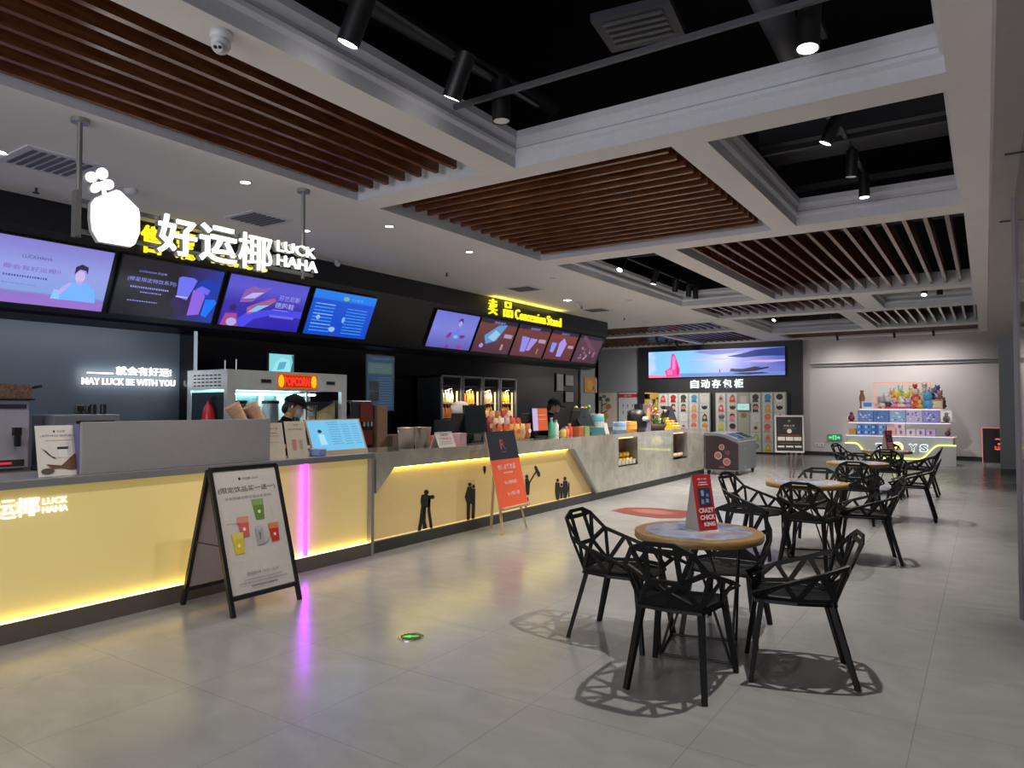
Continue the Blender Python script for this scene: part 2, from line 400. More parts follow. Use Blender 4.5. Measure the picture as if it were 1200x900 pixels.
# cassette vent in plenum
t = thing('ceiling_cassette', 'dark square air conditioning cassette high in the nearest open ceiling bay', 'air vent', (-1.80, 4.15, 3.95), 8)
MB().box(-.25, -.22, 0, .25, .22, .05, DUCT).build('cover', t)
mb = MB()
for i in range(5): mb.box(-.19, -.16+i*.07, -.012, .19, -.135+i*.07, 0, mat('vent_grey', hx('3c3c42'), .5))
mb.build('grille', t)

# ------------------------------------------------------------------ left drinks counter
def backlit():
    m, nt, bs = node_mat('backlit_yellow_glass')
    bs.inputs['Base Color'].default_value = (*hx('dccb92'), 1); bs.inputs['Roughness'].default_value = .10
    bs.inputs['Emission Color'].default_value = (*hx('cbb060'), 1); bs.inputs['Emission Strength'].default_value = .36*XE
    return m
YGL = backlit()
KICK = mat('brown_grey_metal_kick', hx('6e665e'), .35, metal=.4)
LEDY = emit('yellow_led', (1., .74, .20), 11.)
LEDW = emit('white_led', (1, .98, .95), 2.2)
PURP = emit('violet_neon', (.40, .012, 1.), 17.)
Y0 = -2.0
t = thing('drinks_counter', 'long counter with glowing yellow glass front and grey top at the left', 'counter', (-5.3, Y0, 0), 90)
L_ = 7.34
MB().box(0, .015, 0, L_-.04, .62, .12, KICK).box(0, 0, 0, L_-.04, .015, .132, KICK).build('kick_base', t)
MB().box(0, .018, .12, L_-.04, .046, .134, LEDY).build('led_strip', t)
MB().box(0, .05, .12, L_-.04, .07, 1.0, YGL).build('front_panel', t)
MB().box(0, .07, .12, L_-.04, .62, 1.0, mat('grey_carcass', hx('55534f'), .6)).build('cabinet_body', t)
MB().box(0, -.01, 1.0, L_, .64, 1.055, mat('grey_worktop', hx('77777a'), .3)).build('countertop', t, bevel=.004)
MB().box(L_-.04, -.01, 0, L_, .64, 1.0, ALU).build('end_post', t)
MB().box(6.467, .005, .14, 6.487, .04, 1.0, PURP).build('neon_tube', t)['label'] = 'vertical violet neon tube'
mb = MB(); mb.M = face(0, .045, 0)
LET = emit('white_halo_letter', (1, .97, .86), 1.6)
for st, c, w, h in (('好', 1.60, .17, .17), ('运', 1.63+2.33-1.98+1.92, .0, 0),): pass
lx = lambda u, v: P(u, v, x=-5.34).y-Y0
mb.text('运', lx(6, 607), .865, .125, LET, w=.13, bold=.002, ex=.008)
mb.text('椰', lx(33, 604), .87, .125, LET, w=.14, bold=.002, ex=.008)
mb.text('好', lx(6, 607)-.19, .865, .125, LET, w=.13, bold=.002, ex=.008)
mb.text('LUCK', lx(65, 595), .895, .042, LET, w=.155, bold=.002, ex=.008)
mb.text('HAHA', lx(65, 604), .838, .042, LET, w=.16, bold=.002, ex=.008)
mb.build('sign_letters', t)['label'] = 'white halo lit letters'
# divider on the counter
t = thing('counter_divider', 'long plain grey screen box standing on the yellow-fronted counter', 'divider', (-5.36, 2.5, 1.055), 90)
MB().box(0, 0, 0, 1.6, .03, .375, DIVID).box(0, .03, 0, .025, .22, .36, mat('violet_grey_end', hx('5d5a80'), .5)).box(1.575, .03, 0, 1.6, .2, .36, DIVID).build('screen_board', t, bevel=.003)

# ------------------------------------------------------------------ concession counter
Y1 = 5.38; LC = 10.46
t = thing('concession_counter', 'long marbled grey stone counter with recessed yellow lit front', 'counter', (-5.3, Y1, 0), 90)
cc = t
mb = MB(); mb.M = face(0, .08, 0)
T = .08
for pts in ([(0, .63), (.27, .88), (.27, .985), (0, .985)], [(.27, .88), (4.25, .88), (4.25, .985), (.27, .985)],
            [(4.25, .88), (5.07, .12), (5.87, .12), (5.87, .985), (4.25, .985)], [(5.87, .12), (6.69, .12), (6.69, .5), (5.87, .5)],
            [(6.69, .12), (8.45, .12), (8.45, .985), (6.69, .985)], [(8.45, .12), (9.27, .12), (9.27, .46), (8.45, .46)],
            [(9.27, .12), (LC, .12), (LC, .985), (9.27, .985)]):
    mb.prism(pts, 0, T, STONE)
mb.build('stone_front', t)
MB().box(0, 0, .985, LC, .66, 1.055, STONE).build('countertop', t)
MB().box(0, .04, 0, LC, .62, .12, mat('dark_grey_kick', hx('3c3c3c'), .4)).build('kick_base', t)
MB().box(0, .26, .12, LC, .62, .985, mat('dark_carcass', hx('35332f'), .6)).build('cabinet_body', t)
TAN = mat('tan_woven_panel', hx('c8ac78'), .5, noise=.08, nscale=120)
_b = TAN.node_tree.nodes['Principled BSDF']; _b.inputs['Emission Color'].default_value = (*hx('b8a06a'), 1); _b.inputs['Emission Strength'].default_value = .34*XE; TANL = TAN  # even glow put into the panel colour so it looks backlit
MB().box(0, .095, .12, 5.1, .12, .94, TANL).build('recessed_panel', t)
MB().box(.27, .06, .868, 4.2, .09, .88, emit('inset_led', (1., .86, .16), 11.0)).build('led_strip', t)
MB().box(.0, .085, .12, 5.0, .095, .128, emit('inset_led_low', (1., .72, .3), .9)).build('lower_led_strip', t)
mb = MB(); mb.M = face(0, .06, 0)
mb.prism([(4.17, .88), (4.25, .88), (5.07, .12), (4.99, .12)], 0, .075, ALU).build('slanted_trim', t)
WARM = emit('warm_niche_lamp', (1., .62, .3), 2.2)
for k, (a, b, zb) in enumerate(((5.87, 6.69, .5), (8.45, 9.27, .46))):
    mb = MB(); NB = mat('niche_brown', hx('6b4a3c'), .5); 
    mb.box(a, .24, zb, b, .26, .985, NB).box(a, 0.0, zb-.02, b, .25, zb, PAPER).box(a, .02, zb, a+.02, .25, .985, NB).box(b-.02, .0, zb, b, .25, .985, ALU)
    nb = mb.build('display_niche', t)
    MB().box(a+.04, .08, .96, b-.04, .12, .98, WARM).build('niche_lamp', nb)
# silhouettes printed as cut black figures: traced in the counter's own plane
XS = -5.39
def sil(name, polys, label):
    mb = MB(); mb.M = face(0, .09, 0)
    for pts in polys:
        q = [P(u, v, x=XS) for u, v in pts]; mb.prism([(p.y-Y1, p.z) for p in q], 0, .005, BLACK)
    o = mb.build(name, cc); o['label'] = label
def circ(cx, cy, rx, ry=None, n=10): return [(cx+rx*math.cos(2*PI*i/n), cy+(ry or rx)*math.sin(-2*PI*i/n)) for i in range(n)]
def c4(pts): return [(420+a/4, 480+b/4) for a, b in pts]
sil('silhouette', [c4(circ(318, 387, 11, 12)), c4([(296, 400), (310, 396), (332, 402), (338, 430), (330, 458), (296, 458), (291, 430)][::-1]),
    c4([(328, 404), (350, 400), (357, 408), (352, 418), (334, 420)][::-1]), c4([(294, 455), (314, 457), (302, 520), (290, 572), (276, 576), (286, 520)][::-1]),
    c4([(306, 457), (316, 457), (314, 520), (322, 556), (302, 560), (300, 520)][::-1]), c4([(326, 420), (336, 418), (336, 470), (348, 558), (336, 562), (324, 475)][::-1])], 'black silhouette of a bending photographer')
sil('silhouette', [c4(circ(522, 351, 8, 9)), c4(circ(539, 360, 7, 9)), c4([(512, 362), (530, 360), (532, 400), (526, 440), (508, 440), (498, 410)][::-1]),
    c4([(530, 370), (547, 370), (546, 445), (528, 445)][::-1]), c4([(508, 438), (524, 438), (520, 518), (508, 522)][::-1]), c4([(532, 440), (547, 440), (543, 516), (530, 518)][::-1])], 'black silhouette of an embracing couple')
sil('silhouette', [c4([(584, 268), (590, 263), (597, 268), (597, 285), (591, 305), (585, 285)][::-1])], 'small black microphone silhouette')
sil('silhouette', [c4(circ(789, 314, 7, 9)), c4([(782, 325), (795, 322), (803, 345), (800, 400), (785, 400)][::-1]), c4([(796, 345), (800, 350), (836, 290), (832, 286)][::-1]),
    c4([(824, 268), (832, 262), (852, 300), (850, 314), (842, 314)][::-1]), c4([(758, 420), (795, 412), (797, 428), (760, 434)][::-1]), c4([(756, 452), (764, 448), (764, 466), (756, 467)][::-1]), c4([(780, 446), (788, 444), (788, 462), (780, 464)][::-1])], 'black silhouette of a figure holding a boom microphone')
sil('silhouette', [c4(circ(934, 331, 6, 8)), c4([(924, 342), (942, 342), (944, 380), (940, 424), (928, 424), (922, 384)][::-1]), c4(circ(968, 323, 6, 9)), c4([(960, 334), (978, 334), (984, 372), (974, 416), (962, 418), (958, 372)][::-1]),
    c4([(984, 340), (989, 344), (988, 412), (984, 412)][::-1]), c4(circ(952, 352, 5, 7)), c4([(945, 362), (958, 362), (956, 416), (946, 418)][::-1])], 'black silhouette of a seated group')

# ------------------------------------------------------------------ screens
def screen(y0, w, items, label, bg, part='screen', st=None):
    t = thing('menu_screen', label, 'screen', (-8.1, y0+w/2, 2.5), 90, 'row of tilted menu screens')
    Hh = .70
    mb = MB(); mb.M = face(0, -.045, .07, tilt=-24.5); mb.box(-w/2, 0, -.02, w/2, Hh, .02, BLACK); mb.build('casing', t)
    mb = MB(); mb.M = face(0, -.045, .07, tilt=-24.5) @ Matrix.Translation((-w/2+.012, .015, .021))
    mb.art(w-.024, Hh-.03, [('r', 0, 0, 1, 1, bg)]+items, z=.001); mb.build('display', t)
e = E_
# 1 lavender screen with a young man in a blue shirt
g1 = gradmat('screen_lavender', [(0, hx('8468b4')), (.17, hx('8a78c8')), (.2, hx('86a0e0')), (.6, hx('8f98e0')), (1, hx('8478cc'))], 'Z', .07, .72, 1.0)
DI = e('4c3f80')
screen(2.68, 1.25, [('t', 'LUCKHAHA', .42, .73, .05, DI, .22), ('t', '椰会有好运椰!!', .40, .55, .075, e('7450a8'), .42), ('l', .2, .42, .52, .03, DI), ('l', .2, .3, .45, .012, e('6a6ab0')),
    ('r', .0, 0, 1, .13, e('8f6cc0')), ('p', [(.60, .13), (.64, .36), (.72, .44), (.82, .44), (.90, .36), (.93, .13)], e('6fa8f0')), ('p', [(.57, .13), (.585, .28), (.63, .28), (.64, .13)], e('7cc0e8')),
    ('p', [(.60, .24), (.69, .42), (.71, .40), (.64, .22)], e('b7a0d8')), ('e', .765, .53, .04, .10, e('c2aee0')), ('p', [(.715, .56), (.715, .68), (.76, .735), (.815, .70), (.82, .58), (.80, .64), (.75, .65), (.73, .6)], e('2a1f48')),
    ('p', [(.745, .4), (.79, .4), (.785, .46), (.75, .46)], e('b49ad8'))], 'lavender menu screen picturing a dark haired man in a blue shirt, leftmost screen', g1)
g2 = gradmat('screen_dark_violet', [(0, hx('17141f')), (.55, hx('1a1626')), (.8, hx('2a2a78')), (1, hx('1f3aa0'))], 'X', -.6, .6, 1.0, noise=.25)
LT = e('8f8fe8')
screen(4.0, 1.25, [('t', 'LUCKHAHA 好运椰', .30, .78, .04, LT, .26), ('t', '(椰星限定特饮系列)', .31, .63, .085, LT, .46), ('l', .12, .50, .48, .03, LT), ('l', .22, .42, .42, .02, LT), ('l', .12, .26, .40, .018, LT),
    ('e', .72, .33, .20, .22, e('30244e')), ('e', .86, .62, .12, .2, e('2038a8')), ('p', [(.57, .42), (.68, .38), (.74, .76), (.70, .80), (.58, .80), (.55, .77)], e('6a70e8')), ('p', [(.72, .10), (.84, .14), (.86, .50), (.80, .60), (.72, .58)], e('8a60d8')),
    ('p', [(.74, .60), (.88, .52), (.90, .62), (.80, .68)], e('6a66e6')), ('p', [(.86, .14), (.92, .10), (1.0, .40), (.97, .46), (.87, .44)], e('1a70f0')), ('r', .56, .42, .68, .44, e('c0c0f8'))],
    'dark violet menu screen showing three iced drink cups', g2)
g3 = gradmat('screen_indigo', [(0, hx('2a1fb0')), (.45, hx('3a30a8')), (.75, hx('5a56d0')), (1, hx('5450c4'))], 'Z', .07, .72, 1.0)
screen(5.32, 1.25, [('p', [(.1, 0), (.3, .3), (.6, .42), (1, .45), (1, .3), (.6, .3), (.4, .18), (.3, 0)], e('4a48e0')), ('p', [(.18, .48), (.32, .52), (.52, .86), (.40, .80), (.3, .84), (.2, .72)], e('8a5aa8')),
    ('p', [(.30, .25), (.42, .34), (.62, .60), (.58, .66), (.38, .50), (.28, .40)], e('a05a90')), ('p', [(.2, .56), (.34, .6), (.44, .74), (.3, .7)], e('b0b0f0')), ('p', [(.30, .30), (.4, .34), (.55, .5), (.4, .46)], e('7ac0e8')),
    ('t', '芬兰尼斯', .78, .68, .11, e('a0a0f0'), .28), ('t', '德跑鞋', .74, .52, .12, e('b0b0f8'), .25), ('l', .6, .42, .8, .02, LT), ('r', .58, .26, .9, .31, e('6a6ae0')),
    ('e', .12, .36, .035, .07, e('3a2060')), ('p', [(.02, 0), (.05, .24), (.18, .26), (.22, 0)], e('a04888')), ('e', .14, .08, .06, .08, e('a8a8e8'))],
    'indigo advertising screen with running shoes and white characters', g3)
g4 = gradmat('screen_bright_blue', [(0, hx('0a48c8')), (.75, hx('0c50d0')), (.78, hx('1a78e8')), (1, hx('1c80ec'))], 'Z', .07, .72, 1.0)
LB = e('5aa8f0')
it = [('e', .5, .88, .05, .05, e('6fb0a0')), ('t', '今日餐单', .68, .88, .07, LB, .2)]
for r_ in range(9):
    it.append(('l', .06, .70-r_*.075, .36, .025, LB if r_ % 3 else e('8fc8f8'))); it.append(('l', .56, .66-r_*.07, .9, .02, LB))
it += [('e', .14, .40, .03, .05, e('8ab8e8')), ('e', .40, .16, .05, .06, e('90b8e8')), ('e', .54, .40, .025, .07, e('7ab0f0'))]
screen(6.66, 1.22, it, 'bright blue price list screen, fourth from the left', g4)
g5 = gradmat('screen_pale_blue', [(0, hx('5a5ab0')), (.5, hx('7a80d8')), (1, hx('6a70d0'))], 'Z', .07, .72, 1.0)
screen(9.3, 1.25, [('e', .60, .78, .05, .10, e('3a2c70')), ('e', .60, .72, .045, .08, e('a89ae0')), ('p', [(.54, .3), (.55, .58), (.66, .58), (.68, .3)], e('6a78d8')), ('p', [(.36, .3), (.42, .46), (.48, .44), (.44, .28)], e('8a2890')),
    ('p', [(.70, .30), (.80, .36), (.78, .42), (.66, .40)], e('7a1f80')), ('p', [(.66, .06), (.74, .0), (.82, .1), (.7, .12)], e('a03088')), ('e', .45, .05, .05, .05, e('8a2890')), ('e', .58, .35, .05, .05, e('60c0e0'))],
    'pale blue screen with a purple dressed figure, leftmost above the concession counter', g5)
def gsnack(name, a, b): return gradmat(name, [(0, hx(a)), (.8, hx(b)), (.84, hx('1c1830')), (1, hx('201c38'))], 'Z', .07, .72, 1.0, noise=.15)
screen(10.6, 1.25, [('t', '套餐推荐', .5, .92, .07, LT, .3), ('p', [(.2, .5), (.5, .85), (.72, .9), (.55, .4), (.3, .25)], e('5a90c8')), ('p', [(.3, .45), (.45, .7), (.6, .6), (.5, .35)], e('90c0e0')), ('r', .72, .5, .95, .62, e('a890a8')), ('e', .2, .2, .05, .07, e('9a90d8')), ('r', .72, .12, .78, .3, e('b08a70'))],
    'brown snack screen showing a light blue toy and popcorn', gsnack('screen_brown_a', '4a2840', '6a3a38'))
screen(11.9, 1.25, [('t', '套餐推荐', .5, .92, .07, LT, .3), ('p', [(.25, .15), (.18, .65), (.42, .62), (.40, .15)], e('8a88e0')), ('p', [(.42, .2), (.45, .62), (.68, .6), (.52, .2)], e('9a8ad8')), ('r', .72, .5, .95, .62, e('a890a8')), ('r', .76, .12, .8, .3, e('a08070'))],
    'brown snack screen with two pale popcorn cups', gsnack('screen_brown_b', '5a2a38', '6e3834'))
screen(13.2, 1.2, [('t', '爆米花', .5, .92, .07, LT, .3), ('p', [(.15, .25), (.12, .58), (.3, .58), (.28, .25)], e('7a90e8')), ('p', [(.42, .12), (.38, .6), (.5, .78), (.66, .6), (.6, .12)], e('a090e0')), ('r', .74, .45, .95, .55, e('a890a8'))],
    'red brown snack screen with a small blue cup and a tall pale cup', gsnack('screen_brown_c', '5a2838', '7a3a34'))
it = []
for k in range(22):
    a = random.uniform(.2, .8); b = random.uniform(.15, .6); it.append(('e', a, b, .035, .045, e(random.choice(['7a5a68', '8a6a78', '4a3040', '9a7a88']))))
screen(14.48, 1.2, [('p', [(.1, .9), (.8, .3), (.9, .4), (.2, 1)], e('6a4058'))]+it, 'dim maroon snack screen at the far right end of the row', gsnack('screen_brown_d', '4a2c40', '5a3848'))

# fascia letters
YEL = emit('yellow_letter', (1., .80, .02), 1.15)
def letters(name, label, items, loc, a, m, depth=.02, bold=.03, group=None, cat='sign'):
    t = thing(name, label, cat, loc, a, group)
    return t
t = thing('fascia_sign', 'glowing yellow Concession Stand lettering on the black bulkhead', 'sign', (-7.75, 10.75, 3.2), 90)
FX = lambda u, v: (P(u, v, x=-7.75).y-10.75, P(u, v, x=-7.75).z-3.2)
for st, (u0, v0, u1, v1), bo in (('卖', (571.5, 350.5, 581, 369), .003), ('品', (589, 355, 599, 372), .003), ('Concession', (602.5, 362, 637.5, 375), .0), ('Stand', (640, 371, 656, 381), .0)):
    a = FX(u0, v0); b = FX(u1, v1); mb = MB(); mb.M = face(0, -.03, 0)
    w = b[0]-a[0]
    h = .30 if len(st) == 1 else .2
    zc = .215 if len(st) == 1 else .16
    mb.text(st, (a[0]+b[0])/2, zc, h, YEL, w=w, bold=bo, ex=.02)
    mb.build('letter' if len(st) == 1 else 'word', t)
t = thing('fascia_sign', 'yellow lettering on the bulkhead, mostly hidden behind the white hanging sign', 'sign', (-7.75, 4.1, 3.2), 90)
for st, x, h, w, zc in (('售', .2, .31, .24, .2), ('票', .60, .31, .24, .2), ('Tickets', 1.3, .17, .85, .15)):
    mb = MB(); mb.M = face(0, -.03, 0); mb.text(st, x, zc, h, YEL, w=w, bold=.014, ex=.02); mb.build('letter' if len(st) == 1 else 'word', t)
lamp('AREA', (-7.66, 12.1, 3.5), 3, (1, .85, .1), target=(-7.66, 12.1, 3.6), sx=.05, sy=2.6)

# hanging sign
HW = emit('white_sign_face', (1, 1, .97), 1.8); SIDE = mat('sign_side_grey', hx('b0b0ac'), .5)
t = thing('hanging_sign', 'bright white hanging sign with clover fruit logo and LUCK HAHA lettering', 'sign', (-5.3, 2.45, 2.7), 90)
hs = t
fx = lambda u, v: (P(u, v, x=-5.3).y-2.45, P(u, v, x=-5.3).z-2.7)
for yy in (0.0, 2.0):
    m_ = MB().cyl((yy, .06, .05), (yy, .06, .9), .018, ALU).cyl((yy, .06, .87), (yy, .06, .9), .06, ALU); m_.build('hanging_pole', t)
MB().box(0, .05, .08, 2.12, .08, .11, ALU).box(0, .05, .30, 2.12, .08, .33, ALU).box(-.03, .03, .05, .0, .1, .38, ALU).build('frame_rail', t)
def glyph(name, pts_px, parent=t, depth=.05):
    mb = MB(); mb.M = face(0, .03, 0); q = [fx(u, v) for u, v in pts_px]
    cx = sum(p[0] for p in q)/len(q); cy = sum(p[1] for p in q)/len(q)
    q2 = [(cx+(p[0]-cx)*1.03, cy+(p[1]-cy)*1.03) for p in q]
    mb.prism(q2, 0, depth*.7, SIDE); mb.prism(q, depth*.7, depth, HW); return mb.build(name, parent)
c6 = lambda pts: [(90+a/6, 180+b/6) for a, b in pts]
def rot_ell(cx, cy, rx, ry, ang, n=14):
    return [(cx+rx*math.cos(t_)*math.cos(ang)-ry*math.sin(t_)*math.sin(ang), cy+rx*math.cos(t_)*math.sin(ang)+ry*math.sin(t_)*math.cos(ang)) for t_ in [-2*PI*i/n for i in range(n)]]
glyph('fruit_emblem', c6([(150, 618), (105, 540), (94, 450), (98, 350), (125, 315), (270, 258), (300, 268), (425, 390), (434, 430), (434, 560), (400, 640), (370, 655)]))
for a in ((97, 167, 42, 36, .5), (172, 143, 44, 38, .9), (213, 220, 42, 36, .4), (130, 240, 42, 34, 2.4)): glyph('leaf', c6(rot_ell(*a)))
glyph('stem', c6([(160, 200), (172, 195), (203, 285), (180, 298)][::-1]))
for st, (u0, v0, u1, v1), bo in (('好', (184, 250, 230, 299), .014), ('运', (233, 264, 277, 311), .014), ('椰', (279, 273, 318, 319), .0), ('LUCK', (324, 289, 369, 305), .006), ('HAHA', (324, 308, 371, 326), .006)):
    a = fx(u0, v1); b = fx(u1, v0); a2 = fx(u0, v0); b2 = fx(u1, v1)
    w = b[0]-a[0]; zc = (a[1]+b[1]+a2[1]+b2[1])/4; h = (a2[1]-a[1]+b[1]-b2[1])/2
    if st == 'LUCK': zc = .293; h = .098
    elif st == 'HAHA': zc = .165; h = .098
    else: zc = .19; h = .31
    mb = MB(); mb.M = face(0, .0, 0); mb.text(st, (a[0]+b[0])/2, zc, h, SIDE, w=w*1.01, bold=bo+.006, ex=.025, z=-.026); mb.text(st, (a[0]+b[0])/2, zc, h, HW, w=w, bold=bo, ex=.01, z=.01)
    mb.build('word' if len(st) > 1 else 'letter', t)

# wall lettering
t = thing('wall_sign', 'white lit MAY LUCK BE WITH YOU lettering on the slate grey wall', 'sign', (-8.3, 3.85, 1.75), 90)
mb = MB(); mb.M = face(0, -.02, 0); mb.text('MAY LUCK BE WITH YOU', .54, .07, .075, LEDW, w=1.08, bold=.006, ex=.01); mb.build('english_line', t)
mb = MB(); mb.M = face(0, -.02, 0); mb.text('就会有好运!', .70, .20, .10, LEDW, w=.66, bold=.004, ex=.01); mb.poly([(.05, .155, 0), (.34, .155, 0), (.34, .17, 0), (.05, .17, 0)], LEDW); mb.build('chinese_line', t)
lamp('AREA', (-8.2, 4.4, 1.87), 1.2, (.9, .95, 1), target=(-8.3, 4.4, 1.87), sx=1.1, sy=.2)
tag(MB().box(-8.28, 4.99, .9, -7.98, 5.02, 2.45, NAVY2).box(-7.98, 4.985, .9, -7.965, 5.025, 2.45, mat('bright_glass_edge', hx('c8d4dc'), .15)).build('glass_panel'), 'clear glass panel edge beside the slate wall, behind the food warmer', 'glass panel')

# ------------------------------------------------------------------ work area behind the counters
t = thing('back_counter', 'dark back counter along the wall behind the drinks counter', 'counter', (-7.0, 1.5, 0), 90)
MB().box(0, 0, 0, 7.3, 1.25, .86, mat('dark_steel', hx('3a3c40'), .4, metal=.4)).build('cabinet', t); MB().box(-.01, -.02, .86, 7.31, 1.27, .9, mat('dark_worktop', hx('4a4846'), .3)).build('worktop', t)
# juice machine far left
t = thing('drink_dispenser', 'tall white drinks dispenser with brown top band at the left edge', 'machine', (-7.3, 2.45, .9), 90)
MW = mat('machine_white', hx('a09ca8'), .4)
MB().box(0, 0, .08, .5, .5, .7, MW).box(0, .1, 0, .5, .5, .08, MW).build('body', t, bevel=.01)
MB().box(-.01, -.01, .71, .51, .5, .84, wood('brown_lid_print', hx('4a3830'), hx('7a6050'), .4, 'Y', 3)).build('lid', t)
MB().box(-.02, -.03, .695, .53, .5, .712, BLACK).build('lid_rim', t)
MB().bar((.5, .1, .80), (.62, .05, .83), .03, .025, BLACK).build('lid_handle', t)
MB().box(.06, -.005, .62, .47, 0, .66, mat('logo_strip', hx('40384a'), .4)).build('logo_strip', t)
mb = MB(); mb.M = face(0, -.004, 0); mb.art(1, 1, [('r', .02, .1, .46, .16, INK), ('r', .26, .12, .36, .14, E_('c02840', 1.2))]); mb.build('control_panel', t)
for x in (.10, .36):
    MB().box(x, -.05, .38, x+.06, 0, .45, BLACK).box(x+.01, -.06, .28, x+.05, -.02, .38, BLACK).build('tap', t)
t = thing('coffee_machine', 'grey coffee machine with a dark front, behind the small coffee poster', 'machine', (-7.3, 3.15, .9), 90)
MB().box(0, 0, 0, .62, .45, .56, mat('machine_grey', hx('6a6c74'), .4)).build('body', t, bevel=.01)
MB().box(.2, -.01, .2, .56, 0, .5, BLACK).build('dark_front', t)
MB().cyl((.45, .2, .56), (.45, .2, .66), .03, BLACK).cyl((.55, .2, .56), (.55, .2, .66), .03, BLACK).build('switch_knob', t)
t = thing('grinder', 'black grinder between the white dispenser and the coffee poster', 'machine', (-7.12, 3.05, .9), 90)
MB().cyl((0, .1, 0), (0, .1, .1), .11, BLACK).cyl((0, .1, .1), (0, .1, .28), .06, BLACK, r2=.09).build('body', t); MB().cyl((0, .1, .28), (0, .1, .42), .1, mat('smoked_hopper', hx('24242c'), .1), r2=.07).build('hopper', t)
tag(MB().box(-7.25, 2.62, .9, -6.95, 2.98, .96, mat('brown_tray', hx('5a4438'), .5)).build('serving_tray', bevel=.01), 'low brown tray beside the white drinks dispenser', 'tray')
# small sheet signs
def stand_poster(name, label, x, y, w, h, items, a=90, lean=12, base=CREAM, z=1.055, backing=INK, cat='sign', group=None):
    t = thing(name, label, cat, (x, y, z), a, group)
    mb = MB(); mb.M = face(0, 0, 0, tilt=lean); mb.box(-w/2, 0, -.008, w/2, h, 0, backing); mb.build('back_board', t)
    mb = MB(); mb.M = face(0, 0, 0, tilt=lean) @ Matrix.Translation((-w/2, 0, 0)); mb.art(w, h, [('r', 0, 0, 1, 1, base)]+items, z=.001); mb.build('printed_sheet', t)
    mb = MB(); mb.bar((0, .02+h*.6*math.tan(R(lean)), h*.6), (0, h*.6, .005), .05, .006, BLACK); mb.build('rear_strut', t)
    return t
BR = C_('6a4634')
stand_poster('tabletop_poster', 'small white coffee poster on the yellow fronted counter, left of the grey box', -5.42, 2.40, .30, .36,
    [('t', '好运椰', .55, .88, .04, INK, .18), ('e', .40, .88, .02, .025, INK), ('t', '(来杯冰饮 现萃浓香)', .5, .79, .055, GREY, .8), ('l', .2, .70, .8, .012, GREY),
     ('r', .46, .36, .66, .54, C_('e0dcd6')), ('r', .44, .52, .68, .57, INK), ('p', [(.1, .56), (.2, .5), (.3, .4), (.42, .34), (.36, .34), (.24, .42), (.14, .52)], INK),
     ('p', [(.18, .24), (.5, .2), (.8, .42), (.95, .42), (.92, .12), (.7, .1), (.5, .14), (.3, .14)], BR), ('e', .2, .1, .14, .06, C_('5a4844'))], base=C_('dcd6cc'))
stand_poster('tabletop_poster', 'small cream notice with three lines of characters right of the grey box', -5.40, 4.20, .22, .34,
    [('t', '扫码下单', .5, .84, .05, INK, .5), ('t', '无需排队', .5, .72, .04, INK, .4), ('l', .25, .64, .75, .025, GREY), ('r', .2, .46, .8, .47, GREY)])
stand_poster('tabletop_poster', 'small cream poster with a pink drink, left of the blue menu board', -5.42, 4.47, .24, .35,
    [('t', '好运椰', .55, .9, .04, INK, .25), ('t', '全新口味 限时尝鲜', .5, .78, .045, INK, .7), ('p', [(.27, .2), (.25, .5), (.48, .5), (.45, .2)], C_('c88880')), ('p', [(.62, .22), (.60, .48), (.78, .48), (.76, .22)], C_('b0a894'))])
BM = E_('6cb8e0', .95); IB = E_('3f6f98', .6)
it = [('r', .03, .12, .97, .97, BM), ('t', '今日餐单', .45, .9, .04, IB, .2), ('e', .21, .66, .035, .05, INK), ('p', [(.18, .28), (.17, .58), (.27, .58), (.3, .28)], E_('a8d8f0', .9))]
for k in range(9):
    it += [('l', .38, .84-k*.07, .56, .018, IB), ('l', .62, .84-k*.07, .74, .018, IB), ('l', .80, .84-k*.07, .90, .018, IB)]
stand_poster('menu_board', 'pale blue menu board in a wooden frame at the yellow counter\'s right end', -5.45, 5.04, .74, .38, it, base=C_('b89878'), lean=22)
tag(MB().box(-5.5, 4.66, 1.055, -5.36, 4.76, 1.13, mat('pale_blue_box', hx('8898c8'), .4)).build('tissue_box', bevel=.01), 'tiny pale blue box between the drink poster and the blue menu board', 'box')

# popcorn warming cabinet
t = thing('popcorn_warmer', 'large stainless food warming cabinet with a red and yellow sign on its header', 'machine', (-7.12, 4.86, .9), 90)
wc = t; W = 1.8; D = .78
hdr = MB().box(0, 0, .83, W, D, 1.06, STEEL)
for k in range(7):
    for j in range(4): hdr.box(-.004, .12+k*.08, .87+j*.04, 0, .17+k*.08, .885+j*.04, BLACK)
hdr.build('header', t)
mb = MB()
for x, y in ((0, 0), (W-.09, 0), (0, D-.06), (W-.05, D-.06)): mb.box(x, y, 0, x+(.11 if y == 0 and x == 0 else .09 if y == 0 else .05), y+.06, .83, STEEL)
mb.box(0, 0, 0, W, D, .12, STEEL).build('frame', t)
MB().box(.11, .03, .12, W-.09, .035, .80, GLASS).build('front_glass', t)
MB().box(.05, D-.05, .12, W-.05, D-.02, .83, mat('inner_teal_steel', hx('7fa8a8'), .35, metal=.6)).build('back_wall', t)
mb = MB(); WP1 = mat('inner_white_panel', hx('dfe8e8'), .4); DP1 = mat('inner_dark_panel', hx('20262a'), .4)
for k, (a, b, zl, zh, dk) in enumerate(((.14, .36, .60, .80, 0), (.38, .44, .14, .8, 1), (.46, .62, .2, .8, 0), (.66, .9, .14, .64, 1), (.94, 1.02, .14, .8, 0), (1.04, 1.2, .14, .7, 1), (1.22, 1.34, .3, .8, 0), (1.36, 1.7, .14, .72, 1))): mb.box(a, D-.065-.003*k, zl, b, D-.05, zh, DP1 if dk else WP1)
mb.build('inner_panel', t)
MB().box(.012, .07, .13, .018, D-.07, .80, mat('smoked_side_glass', hx('2a3438'), .12)).build('side_glass', t)
